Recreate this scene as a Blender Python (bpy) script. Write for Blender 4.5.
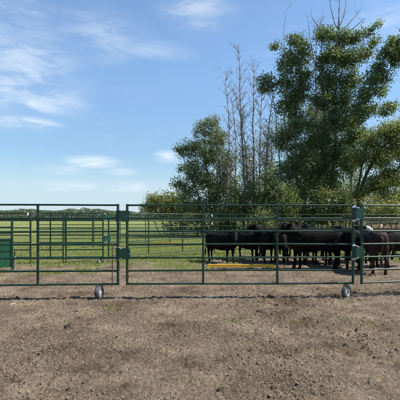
import bpy, math, random
import numpy as np
from mathutils import Vector, Matrix

for o in list(bpy.data.objects):
    bpy.data.objects.remove(o)
scene = bpy.context.scene
C = scene.collection
R = math.radians

# ---------------------------------------------------------------- camera
F = 401.0          # focal length in pixels of the 400 px photograph
H = 1.70           # eye height
HZ = 219.0         # horizon row
cam_d = bpy.data.cameras.new('camera')
cam = bpy.data.objects.new('camera', cam_d)
C.objects.link(cam)
cam.location = (0, 0, H)
cam.rotation_euler = (R(90), 0, 0)
cam_d.sensor_width = 36.0
cam_d.lens = 36.0 * F / 400.0
cam_d.shift_y = (HZ - 200.0) / 400.0
cam_d.clip_start = 0.05
cam_d.clip_end = 20000
scene.camera = cam

# ---------------------------------------------------------------- light
SUN_EL, SUN_AZ = 50.0, 93.0      # azimuth clockwise from +Y: the sun stands to the right, in line with the fence
world = bpy.data.worlds.new('World')
scene.world = world
world.use_nodes = True
SKY_STRENGTH = 0.12
SUN_STRENGTH = 4.7
sun_d = bpy.data.lights.new('sun', 'SUN')
sun_d.energy = SUN_STRENGTH
sun_d.angle = R(0.53)
sun_d.color = (1.0, 0.95, 0.87)
sun = bpy.data.objects.new('sun', sun_d)
C.objects.link(sun)
az, el = R(SUN_AZ), R(SUN_EL)
sdir = Vector((math.sin(az) * math.cos(el), math.cos(az) * math.cos(el), math.sin(el)))
sun.rotation_euler = sdir.to_track_quat('Z', 'Y').to_euler()
sun.location = sdir * 60
scene.view_settings.view_transform = 'Standard'
scene.view_settings.look = 'None'
scene.view_settings.gamma = 1.0
scene.view_settings.exposure = 0.90
scene.view_settings.use_curve_mapping = False


def pdir(x, y):
    v = Vector(((x - 200) / F, 1.0, (HZ - y) / F))
    return v.normalized()


def build_world():
    nt = world.node_tree
    N, L = nt.nodes, nt.links
    N.clear()
    out = N.new('ShaderNodeOutputWorld')
    bg = N.new('ShaderNodeBackground')
    bg.inputs['Strength'].default_value = SKY_STRENGTH
    sky = N.new('ShaderNodeTexSky')
    sky.sky_type = 'NISHITA'
    sky.sun_disc = False
    sky.sun_elevation = el
    sky.sun_rotation = az
    sky.altitude = 600
    sky.air_density = 1.0
    sky.dust_density = 0.15
    sky.ozone_density = 3.5
    tc = N.new('ShaderNodeTexCoord')

    def noise(scale, stretch, detail, dist, rot=0.0, off=(0, 0, 0)):
        mp = N.new('ShaderNodeMapping')
        mp.inputs['Scale'].default_value = stretch
        mp.inputs['Rotation'].default_value = (0, rot, 0)
        mp.inputs['Location'].default_value = off
        L.new(tc.outputs['Generated'], mp.inputs['Vector'])
        n = N.new('ShaderNodeTexNoise')
        n.inputs['Scale'].default_value = scale
        n.inputs['Detail'].default_value = detail
        n.inputs['Roughness'].default_value = 0.62
        n.inputs['Distortion'].default_value = dist
        L.new(mp.outputs['Vector'], n.inputs['Vector'])
        return n.outputs['Fac']

    def ramp(v, a, b, lo=0.0, hi=1.0):
        m = N.new('ShaderNodeMapRange')
        m.interpolation_type = 'SMOOTHSTEP'
        m.inputs['From Min'].default_value = a
        m.inputs['From Max'].default_value = b
        m.inputs['To Min'].default_value = lo
        m.inputs['To Max'].default_value = hi
        L.new(v, m.inputs['Value'])
        return m.outputs['Result']

    def op(kind, a, b):
        m = N.new('ShaderNodeMath')
        m.operation = kind
        for i, v in enumerate((a, b)):
            if isinstance(v, (int, float)):
                m.inputs[i].default_value = v
            else:
                L.new(v, m.inputs[i])
        return m.outputs[0]

    def blob(x, y, rx, ry, amt, tilt=0.0):
        d = pdir(x, y)
        s = N.new('ShaderNodeVectorMath'); s.operation = 'SUBTRACT'
        L.new(tc.outputs['Generated'], s.inputs[0]); s.inputs[1].default_value = d
        mp = N.new('ShaderNodeMapping')
        mp.inputs['Rotation'].default_value = (0, tilt, 0)
        mp.inputs['Scale'].default_value = (F / rx, 4.0, F / ry)
        L.new(s.outputs[0], mp.inputs['Vector'])
        ln = N.new('ShaderNodeVectorMath'); ln.operation = 'LENGTH'
        L.new(mp.outputs['Vector'], ln.inputs[0])
        return ramp(ln.outputs['Value'], 0.0, 1.0, amt, 0.0)

    wisp = noise(5.0, (1.0, 1.0, 3.2), 8, 0.9, 0.25)
    fine = noise(16.0, (1.0, 1.0, 3.6), 7, 0.6, 0.2, (3, 1, 2))
    tex = op('ADD', op('MULTIPLY', wisp, 0.72), op('MULTIPLY', fine, 0.28))
    banks = None
    for b in [(15, 70, 80, 62, 0.62, 0.5), (22, 104, 60, 13, 0.75, 0.05), (28, 124, 40, 10, 0.95, 0.10), (50, 100, 48, 15, 0.5, -0.25),
              (92, 162, 34, 9, 1.1, -0.12), (62, 170, 34, 8, 0.8, -0.1), (122, 172, 26, 6, 0.6, 0.05), (168, 157, 20, 9, 1.1, 0.1),
              (200, 12, 46, 24, 0.50, 0.45), (100, 38, 60, 30, 0.32, 0.35), (18, 5, 36, 12, 0.75, 0.15), (150, 50, 60, 12, 0.3, 0.2),
              (90, 186, 130, 9, 0.7, 0.0), (385, 18, 40, 22, 0.45, 0.2)]:
        v = blob(*b)
        banks = v if banks is None else op('MAXIMUM', banks, v)
    strands = ramp(tex, 0.40, 0.60)
    local = op('MULTIPLY', banks, op('ADD', op('MULTIPLY', strands, 0.78), 0.14))
    general = op('MULTIPLY', ramp(tex, 0.50, 0.80), 0.14)
    sx = N.new('ShaderNodeSeparateXYZ'); L.new(tc.outputs['Generated'], sx.inputs[0])
    low = ramp(sx.outputs['Z'], 0.0, 0.17, 0.85, 0.0)        # pale haze round the whole horizon
    amount = op('MINIMUM', op('ADD', local, general), 0.8)
    mix = N.new('ShaderNodeMix')
    mix.data_type = 'RGBA'
    L.new(amount, mix.inputs['Factor'])
    tint = N.new('ShaderNodeMix')
    tint.data_type = 'RGBA'
    tint.blend_type = 'MULTIPLY'
    tint.inputs['Factor'].default_value = 1.0
    dim = N.new('ShaderNodeMix')
    dim.data_type = 'RGBA'
    dim.blend_type = 'MULTIPLY'
    dim.inputs['Factor'].default_value = 1.0
    L.new(sky.outputs['Color'], dim.inputs['A'])
    L.new(ramp(sx.outputs['Z'], 0.0, 0.42, 0.58, 1.0), dim.inputs['B'])
    L.new(dim.outputs['Result'], tint.inputs['A'])
    tint.inputs['B'].default_value = SKY_TINT
    hz = N.new('ShaderNodeMix')
    hz.data_type = 'RGBA'
    L.new(low, hz.inputs['Factor'])
    L.new(tint.outputs['Result'], hz.inputs['A'])
    hz.inputs['B'].default_value = HAZE
    L.new(hz.outputs['Result'], mix.inputs['A'])
    mix.inputs['B'].default_value = CLOUD
    L.new(mix.outputs['Result'], bg.inputs['Color'])
    L.new(bg.outputs['Background'], out.inputs['Surface'])


SKY_TINT = (0.96, 1.0, 0.96, 1)
CLOUD = (4.0, 4.4, 4.8, 1)
HAZE = (2.65, 3.35, 4.0, 1)
build_world()

# ================================================================ helpers
rng = np.random.default_rng(7)
random.seed(7)


def px(x, y, D):
    return Vector(((x - 200) / F * D, D, H - (y - HZ) / F * D))


def gx(x, D):
    return (x - 200) / F * D


def gdepth(y):
    return H * F / (y - HZ)


def mk(name, verts, faces, mat, parent=None, smooth=False, loc=None):
    me = bpy.data.meshes.new(name)
    me.from_pydata([tuple(v) for v in verts], [], faces)
    if mat is not None:
        me.materials.append(mat)
    if smooth:
        me.polygons.foreach_set('use_smooth', [True] * len(me.polygons))
    me.update()
    o = bpy.data.objects.new(name, me)
    C.objects.link(o)
    if parent is not None:
        o.parent = parent
    if loc is not None:
        o.location = loc
    return o


def mk_np(name, verts, quads, mat, parent=None, nside=4, smooth=False):
    """quads: (n, nside) int array"""
    me = bpy.data.meshes.new(name)
    verts = np.asarray(verts, dtype=np.float32)
    quads = np.asarray(quads, dtype=np.int32)
    n = len(quads)
    me.vertices.add(len(verts))
    me.vertices.foreach_set('co', verts.ravel())
    me.loops.add(n * nside)
    me.loops.foreach_set('vertex_index', quads.ravel())
    me.polygons.add(n)
    me.polygons.foreach_set('loop_start', np.arange(0, n * nside, nside, dtype=np.int32))
    try:
        me.polygons.foreach_set('loop_total', np.full(n, nside, dtype=np.int32))
    except Exception:
        pass
    me.materials.append(mat)
    if smooth:
        me.polygons.foreach_set('use_smooth', np.ones(n, dtype=bool))
    me.update(calc_edges=True)
    me.validate()
    o = bpy.data.objects.new(name, me)
    C.objects.link(o)
    if parent is not None:
        o.parent = parent
    return o


def tag(o, label=None, cat=None, group=None, kind=None):
    if label: o['label'] = label
    if cat: o['category'] = cat
    if group: o['group'] = group
    if kind: o['kind'] = kind
    return o


def empty(name, loc, rz=0.0):
    o = bpy.data.objects.new(name, None)
    C.objects.link(o)
    o.location = loc
    o.rotation_euler = (0, 0, rz)
    o.empty_display_size = 0.2
    return o


class MB:
    def __init__(s):
        s.v, s.f = [], []

    def add(s, vs, fs):
        b = len(s.v)
        s.v += [Vector(v) for v in vs]
        s.f += [[i + b for i in f] for f in fs]

    def tube(s, pts, rad, n=8, cap=True):
        pts = [Vector(p) for p in pts]
        if not isinstance(rad, (list, tuple)):
            rad = [rad] * len(pts)
        b = len(s.v)
        up = None
        for i, p in enumerate(pts):
            t = (pts[min(i + 1, len(pts) - 1)] - pts[max(i - 1, 0)])
            t = t.normalized() if t.length > 1e-9 else Vector((0, 0, 1))
            if up is None:
                a = Vector((0, 0, 1)) if abs(t.z) < 0.9 else Vector((1, 0, 0))
                up = (a - t * a.dot(t)).normalized()
            else:
                up = up - t * up.dot(t)
                up = up.normalized() if up.length > 1e-6 else Vector((1, 0, 0))
            side = t.cross(up)
            for k in range(n):
                a = 2 * math.pi * k / n
                s.v.append(p + (up * math.cos(a) + side * math.sin(a)) * rad[i])
        for i in range(len(pts) - 1):
            for k in range(n):
                k2 = (k + 1) % n
                s.f.append([b + i * n + k, b + i * n + k2, b + (i + 1) * n + k2, b + (i + 1) * n + k])
        if cap:
            s.f.append([b + k for k in range(n)][::-1])
            e = b + (len(pts) - 1) * n
            s.f.append([e + k for k in range(n)])

    def box(s, lo, hi, bev=0.0):
        x0, y0, z0 = lo; x1, y1, z1 = hi
        if bev <= 0:
            vs = [(x0, y0, z0), (x1, y0, z0), (x1, y1, z0), (x0, y1, z0), (x0, y0, z1), (x1, y0, z1), (x1, y1, z1), (x0, y1, z1)]
            fs = [[0, 3, 2, 1], [4, 5, 6, 7], [0, 1, 5, 4], [1, 2, 6, 5], [2, 3, 7, 6], [3, 0, 4, 7]]
            s.add(vs, fs)
        else:
            q = [(x0 + bev, y0), (x1 - bev, y0), (x1, y0 + bev), (x1, y1 - bev), (x1 - bev, y1), (x0 + bev, y1), (x0, y1 - bev), (x0, y0 + bev)]
            vs = [(a, b, z0) for a, b in q] + [(a, b, z1) for a, b in q]
            fs = [list(range(8))[::-1], list(range(8, 16))] + [[i, (i + 1) % 8, 8 + (i + 1) % 8, 8 + i] for i in range(8)]
            s.add(vs, fs)

    def prism(s, poly, y0, y1):
        n = len(poly)
        vs = [(x, y0, z) for x, z in poly] + [(x, y1, z) for x, z in poly]
        fs = [list(range(n)), list(range(n, 2 * n))[::-1]] + [[i, n + i, n + (i + 1) % n, (i + 1) % n] for i in range(n)]
        s.add(vs, fs)

    def build(s, name, mat, parent=None, smooth=False, loc=None):
        return mk(name, s.v, s.f, mat, parent, smooth, loc)


def auto_smooth(o, ang=40):
    me = o.data
    me.polygons.foreach_set('use_smooth', [True] * len(me.polygons))
    try:
        me.set_sharp_from_angle(angle=R(ang))
    except Exception:
        pass


# ---------------------------------------------------------------- value noise in numpy
def vnoise(x, y, seed=0):
    xi = np.floor(x).astype(np.int64); yi = np.floor(y).astype(np.int64)
    fx = x - xi; fy = y - yi
    fx = fx * fx * (3 - 2 * fx); fy = fy * fy * (3 - 2 * fy)

    def h(a, b):
        n = (a * 374761393 + b * 668265263 + seed * 974711) & 0xFFFFFFFF
        n = ((n ^ (n >> 13)) * 1274126177) & 0xFFFFFFFF
        n = n ^ (n >> 16)
        return (n & 0xFFFF) / 65535.0
    a = h(xi, yi); b = h(xi + 1, yi); c = h(xi, yi + 1); d = h(xi + 1, yi + 1)
    return (a * (1 - fx) + b * fx) * (1 - fy) + (c * (1 - fx) + d * fx) * fy


def fbm(x, y, seed, octs=4, gain=0.5):
    t = 0; amp = 1; tot = 0
    for i in range(octs):
        t = t + amp * vnoise(x * 2 ** i, y * 2 ** i, seed + i * 17)
        tot += amp
        amp *= gain
    return t / tot


# ---------------------------------------------------------------- materials
def mat_new(name):
    m = bpy.data.materials.new(name)
    m.use_nodes = True
    nt = m.node_tree
    return m, nt.nodes, nt.links, nt.nodes['Principled BSDF']


def setc(b, col, rough=0.6, spec=0.5, metal=0.0):
    b.inputs['Base Color'].default_value = (*col, 1)
    b.inputs['Roughness'].default_value = rough
    b.inputs['Specular IOR Level'].default_value = spec
    b.inputs['Metallic'].default_value = metal


def noisy(name, c1, c2, scale=8, rough=0.6, spec=0.4, metal=0.0, bump=0.0, bscale=30, detail=5, stretch=(1, 1, 1), lo=0.35, hi=0.65, coords='Object'):
    m, N, L, b = mat_new(name)
    setc(b, c1, rough, spec, metal)
    tc = N.new('ShaderNodeTexCoord')
    mp = N.new('ShaderNodeMapping')
    mp.inputs['Scale'].default_value = stretch
    L.new(tc.outputs[coords], mp.inputs['Vector'])
    n = N.new('ShaderNodeTexNoise')
    n.inputs['Scale'].default_value = scale
    n.inputs['Detail'].default_value = detail
    L.new(mp.outputs['Vector'], n.inputs['Vector'])
    r = N.new('ShaderNodeValToRGB')
    r.color_ramp.elements[0].position = lo
    r.color_ramp.elements[0].color = (*c1, 1)
    r.color_ramp.elements[1].position = hi
    r.color_ramp.elements[1].color = (*c2, 1)
    L.new(n.outputs['Fac'], r.inputs['Fac'])
    L.new(r.outputs['Color'], b.inputs['Base Color'])
    if bump > 0:
        n2 = N.new('ShaderNodeTexNoise')
        n2.inputs['Scale'].default_value = bscale
        n2.inputs['Detail'].default_value = 4
        L.new(mp.outputs['Vector'], n2.inputs['Vector'])
        bp = N.new('ShaderNodeBump')
        bp.inputs['Strength'].default_value = bump
        bp.inputs['Distance'].default_value = 0.02
        L.new(n2.outputs['Fac'], bp.inputs['Height'])
        L.new(bp.outputs['Normal'], b.inputs['Normal'])
    return m


def leaf_mat(name, cols, rough=0.45, trans=0.32, spec=0.35):
    """leaf colours picked per leaf; part of the light passes through the blade"""
    m, N, L, b = mat_new(name)
    g = N.new('ShaderNodeNewGeometry')
    r = N.new('ShaderNodeValToRGB')
    els = r.color_ramp.elements
    while len(els) < len(cols):
        els.new(0.5)
    for i, c in enumerate(cols):
        els[i].position = i / (len(cols) - 1)
        els[i].color = (*c, 1)
    L.new(g.outputs['Random Per Island'], r.inputs['Fac'])
    L.new(r.outputs['Color'], b.inputs['Base Color'])
    b.inputs['Roughness'].default_value = rough
    b.inputs['Specular IOR Level'].default_value = spec
    t = N.new('ShaderNodeBsdfTranslucent')
    hs = N.new('ShaderNodeHueSaturation')
    hs.inputs['Hue'].default_value = 0.492
    hs.inputs['Saturation'].default_value = 1.15
    hs.inputs['Value'].default_value = 1.5
    L.new(r.outputs['Color'], hs.inputs['Color'])
    L.new(hs.outputs['Color'], t.inputs['Color'])
    mx = N.new('ShaderNodeMixShader')
    mx.inputs['Fac'].default_value = trans
    L.new(b.outputs['BSDF'], mx.inputs[1])
    L.new(t.outputs['BSDF'], mx.inputs[2])
    L.new(mx.outputs['Shader'], N['Material Output'].inputs['Surface'])
    return m


M = {}
M['paint'] = noisy('green_paint', (0.0022, 0.027, 0.0145), (0.006, 0.042, 0.0245), scale=5, rough=0.43, spec=0.4, lo=0.35, hi=0.8)
def dusty(m, amount=0.35):
    """thin tan dust and scuffs over a painted surface"""
    nt = m.node_tree; N, L = nt.nodes, nt.links
    b = N['Principled BSDF']
    src = b.inputs['Base Color'].links[0].from_socket
    tc = N.new('ShaderNodeTexCoord')
    n = N.new('ShaderNodeTexNoise'); n.inputs['Scale'].default_value = 7.0; n.inputs['Detail'].default_value = 9; n.inputs['Roughness'].default_value = 0.7
    L.new(tc.outputs['Object'], n.inputs['Vector'])
    r = N.new('ShaderNodeMapRange'); r.inputs['From Min'].default_value = 0.52; r.inputs['From Max'].default_value = 0.78; r.inputs['To Max'].default_value = amount
    L.new(n.outputs['Fac'], r.inputs['Value'])
    mx = N.new('ShaderNodeMix'); mx.data_type = 'RGBA'
    L.new(r.outputs['Result'], mx.inputs['Factor']); L.new(src, mx.inputs['A'])
    mx.inputs['B'].default_value = (0.16, 0.13, 0.095, 1)
    L.new(mx.outputs['Result'], b.inputs['Base Color'])
    rr = N.new('ShaderNodeMapRange'); r0 = b.inputs['Roughness'].default_value; rr.inputs['To Min'].default_value = r0; rr.inputs['To Max'].default_value = max(0.75, r0); rr.inputs['From Max'].default_value = amount
    L.new(r.outputs['Result'], rr.inputs['Value']); L.new(rr.outputs['Result'], b.inputs['Roughness'])


M['plate'] = noisy('green_plate_paint', (0.0035, 0.042, 0.021), (0.008, 0.058, 0.031), scale=9, rough=0.34, spec=0.5)
M['sheet'] = noisy('green_sheet_paint', (0.004, 0.085, 0.030), (0.009, 0.055, 0.024), scale=2.2, rough=0.45, spec=0.5)
M['zinc'] = noisy('zinc_plated_steel', (0.55, 0.56, 0.57), (0.75, 0.76, 0.78), scale=20, rough=0.32, metal=0.85)
M['steel'] = noisy('dusty_steel', (0.16, 0.16, 0.16), (0.30, 0.29, 0.27), scale=14, rough=0.5, metal=0.4)
M['rubber'] = noisy('dusty_rubber', (0.055, 0.06, 0.066), (0.14, 0.14, 0.138), scale=9, rough=0.8, spec=0.25, bump=0.3, bscale=60)
M['rim'] = noisy('pale_rim', (0.34, 0.33, 0.31), (0.55, 0.54, 0.51), scale=12, rough=0.5)
M['yellow'] = noisy('yellow_paint', (0.70, 0.36, 0.012), (0.80, 0.46, 0.03), scale=6, rough=0.42, spec=0.5)
M['white'] = noisy('white_plastic', (0.80, 0.80, 0.77), (0.86, 0.85, 0.83), scale=12, rough=0.4)
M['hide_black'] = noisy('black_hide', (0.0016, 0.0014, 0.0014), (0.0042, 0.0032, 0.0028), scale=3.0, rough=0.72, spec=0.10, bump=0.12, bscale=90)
M['hide_brown'] = noisy('brown_hide', (0.015, 0.0085, 0.0068), (0.030, 0.017, 0.013), scale=3.0, rough=0.7, spec=0.16, bump=0.12, bscale=90)
M['eye'] = noisy('dark_eye', (0.004, 0.003, 0.003), (0.008, 0.006, 0.005), scale=9, rough=0.1)
M['bark_pop'] = noisy('poplar_bark', (0.17, 0.155, 0.13), (0.36, 0.33, 0.285), scale=4, rough=0.85, spec=0.1, bump=0.8, bscale=14, stretch=(3, 3, 0.6))
M['bark_dead'] = noisy('bleached_dead_bark', (0.15, 0.122, 0.10), (0.30, 0.25, 0.21), scale=3, rough=0.85, spec=0.1, bump=0.6, bscale=14, stretch=(3, 3, 0.6))
M['bark_white'] = noisy('white_bark', (0.30, 0.28, 0.25), (0.58, 0.56, 0.52), scale=2.2, rough=0.8, spec=0.1, bump=0.4, bscale=10, stretch=(2, 2, 1))
M['bark_dark'] = noisy('willow_bark', (0.028, 0.022, 0.017), (0.06, 0.05, 0.04), scale=4, rough=0.9, spec=0.1, bump=0.8, bscale=14, stretch=(3, 3, 0.6))
M['twig'] = noisy('grey_twig', (0.13, 0.11, 0.09), (0.26, 0.225, 0.19), scale=3, rough=0.9, spec=0.1)
M['leaf_pop'] = leaf_mat('poplar_leaf', [(0.056, 0.092, 0.032), (0.094, 0.136, 0.048), (0.128, 0.172, 0.066), (0.195, 0.228, 0.118)], rough=0.5, trans=0.48, spec=0.4)
M['leaf_left'] = leaf_mat('bushy_tree_leaf', [(0.078, 0.108, 0.038), (0.118, 0.150, 0.053), (0.152, 0.182, 0.074), (0.215, 0.230, 0.120)], rough=0.42, trans=0.46)
M['leaf_willow'] = leaf_mat('willow_leaf', [(0.095, 0.122, 0.036), (0.140, 0.165, 0.050), (0.180, 0.200, 0.070), (0.235, 0.245, 0.105)], rough=0.5, trans=0.52)
M['leaf_shrub'] = leaf_mat('shrub_leaf', [(0.052, 0.080, 0.024), (0.086, 0.118, 0.034), (0.122, 0.152, 0.048), (0.175, 0.190, 0.072)], rough=0.5, trans=0.42)
M['leaf_far_hazed'] = leaf_mat('hazed_far_wood_leaf', [(0.085, 0.115, 0.065), (0.100, 0.130, 0.075), (0.115, 0.145, 0.082), (0.130, 0.155, 0.095)], rough=0.8, trans=0.5, spec=0.1)  # distance haze is mixed into these leaf colours, paler and bluer
M['brush_far'] = leaf_mat('far_brush', [(0.22, 0.21, 0.145), (0.20, 0.215, 0.12), (0.26, 0.225, 0.175)], rough=0.8, trans=0.2)
M['blade'] = leaf_mat('grass_blade', [(0.120, 0.165, 0.030), (0.170, 0.215, 0.048), (0.220, 0.250, 0.078), (0.330, 0.310, 0.150)], rough=0.55, trans=0.3, spec=0.25)
M['tuft'] = leaf_mat('weed_blade', [(0.12, 0.15, 0.04), (0.18, 0.205, 0.065), (0.26, 0.26, 0.11), (0.33, 0.285, 0.16)], rough=0.5, trans=0.3)
M['straw'] = leaf_mat('straw', [(0.22, 0.165, 0.11), (0.29, 0.225, 0.15), (0.38, 0.305, 0.21), (0.16, 0.12, 0.08)], rough=0.7, trans=0.1)
M['hay'] = leaf_mat('hay_stalk', [(0.30, 0.23, 0.13), (0.38, 0.30, 0.18), (0.46, 0.38, 0.24), (0.20, 0.15, 0.09)], rough=0.8, trans=0.1)
M['hay_core'] = noisy('hay_core', (0.16, 0.12, 0.07), (0.30, 0.235, 0.14), scale=8, rough=0.95, bump=1.0, bscale=40)
M['clod'] = noisy('soil_clod', (0.120, 0.090, 0.062), (0.240, 0.184, 0.130), scale=16, rough=0.95, spec=0.1, bump=0.8, bscale=60)
M['dung'] = noisy('dry_dung', (0.045, 0.033, 0.023), (0.115, 0.085, 0.058), scale=16, rough=0.95, spec=0.1, bump=1.0, bscale=50)
M['stone'] = noisy('pale_stone', (0.28, 0.25, 0.20), (0.40, 0.36, 0.30), scale=12, rough=0.85, bump=0.4, bscale=40)
M['rust'] = noisy('rusty_bar', (0.020, 0.014, 0.011), (0.045, 0.030, 0.022), scale=10, rough=0.8)
M['timber'] = noisy('weathered_timber', (0.24, 0.19, 0.14), (0.40, 0.33, 0.25), scale=5, rough=0.9, bump=0.5, bscale=30, stretch=(0.4, 3, 3))


for k_, a_ in (('paint', 0.28), ('plate', 0.35), ('sheet', 0.3), ('yellow', 0.6), ('rubber', 0.7), ('rim', 0.5), ('hide_black', 0.07), ('hide_brown', 0.06)):
    dusty(M[k_], a_)


# ================================================================ ground
def grass_amount(x, y):
    """1 = sward, 0 = bare trampled soil"""
    edge = 14.3 + 2.4 * (fbm(x * 0.40 + 3, y * 0.40, 11, 3) - 0.5) * 2
    bare = 3.8 * np.exp(-((x - 4.2) / 3.6) ** 4)
    t = (y - edge - bare) / 3.2 + 0.5 + 2.2 * (fbm(x * 1.5, y * 1.5, 31, 4) - 0.5)
    t = np.clip(t, 0, 1)
    return t * t * (3 - 2 * t)


def hsh(a, b, seed):
    n_ = (a * 374761393 + b * 668265263 + seed * 974711) & 0xFFFFFFFF
    n_ = ((n_ ^ (n_ >> 13)) * 1274126177) & 0xFFFFFFFF
    n_ = n_ ^ (n_ >> 16)
    return (n_ & 0xFFFF) / 65535.0


def clod_field(x, y, cell, pres, amp, seed):
    """half-buried clods: one possible clod per cell of a jittered lattice"""
    x = x + 0.35 * cell * (vnoise(x * 2.2 / cell, y * 2.2 / cell, seed + 7) - 0.5)
    y = y + 0.35 * cell * (vnoise(x * 2.2 / cell + 9, y * 2.2 / cell, seed + 8) - 0.5)
    xi = np.floor(x / cell).astype(np.int64); yi = np.floor(y / cell).astype(np.int64)
    local = np.clip((fbm(x * 0.8, y * 0.8, seed + 3, 3) - 0.30) * 3.4, 0.15, 1.3)
    z = np.zeros_like(x, dtype=float)
    for a in (-1, 0, 1):
        for b in (-1, 0, 1):
            cx, cy = xi + a, yi + b
            jx = (cx + hsh(cx, cy, seed)) * cell; jy = (cy + hsh(cx, cy, seed + 1)) * cell
            r = cell * (0.22 + 0.48 * hsh(cx, cy, seed + 2))
            on = hsh(cx, cy, seed + 4) < pres * local
            d2 = ((x - jx) ** 2 + ((y - jy) * 1.25) ** 2) / (r * r)
            z = np.maximum(z, np.where(on, amp * r * np.clip(1 - d2, 0, 1) ** 0.6, 0))
    return z


def ground_z(x, y):
    near = 1.0 / (1.0 + np.exp((y - 40) / 3.0))
    r = np.abs(x) < 60
    z = 0.050 * (fbm(x * 0.55, y * 0.55, 5, 2) - 0.5)
    rough = fbm(x * 2.3, y * 2.3, 9, 5, 0.62) - 0.5
    z = z + 0.050 * rough
    # crevices between trampled crumbs, then hoof-churned pits and clods
    churn = np.clip((fbm(x * 0.7 + 5, y * 0.7, 201, 3) - 0.36) * 4.0, 0.25, 1.25)
    for fq, am, sd in ((4.2, 0.030, 211), (9.0, 0.020, 221), (17.0, 0.011, 231)):
        wx = x + 0.10 * vnoise(x * fq * .6, y * fq * .6, sd + 1); wy = y + 0.10 * vnoise(x * fq * .6 + 4, y * fq * .6, sd + 2)
        v = np.abs(vnoise(wx * fq, wy * fq * 1.2, sd) - 0.5)
        z = z - am * churn * np.clip(1 - v / 0.10, 0, 1)
    h = vnoise(x * 6.5 + 2.5 * vnoise(x * 2, y * 2, 71), y * 7.5, 41)
    z = z - 0.026 * np.clip((h - 0.66) / 0.34, 0, 1)
    k = vnoise(x * 13, y * 14, 43)
    z = z + 0.020 * np.clip((k - 0.55) / 0.45, 0, 1)
    for cs, pres, amp, sd in ((0.15, 0.10, 0.42, 101), (0.075, 0.30, 0.50, 131), (0.045, 0.55, 0.55, 151)):
        z = z + clod_field(x, y, cs, pres, amp, sd)
    k = vnoise(x * 27, y * 29, 47)
    z = z + 0.012 * (k - 0.5)
    return z * near * r


def axis(fine_lo, fine_hi, step, far_lo, far_hi, mid=None):
    a = list(np.arange(fine_lo, fine_hi, step))
    s = step; v = a[-1]
    while v < far_hi:
        s *= 1.12
        v += s
        a.append(v)
    s = step; v = a[0]; pre = []
    while v > far_lo:
        s *= 1.12
        v -= s
        pre.append(v)
    return np.array(pre[::-1] + a)


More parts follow.
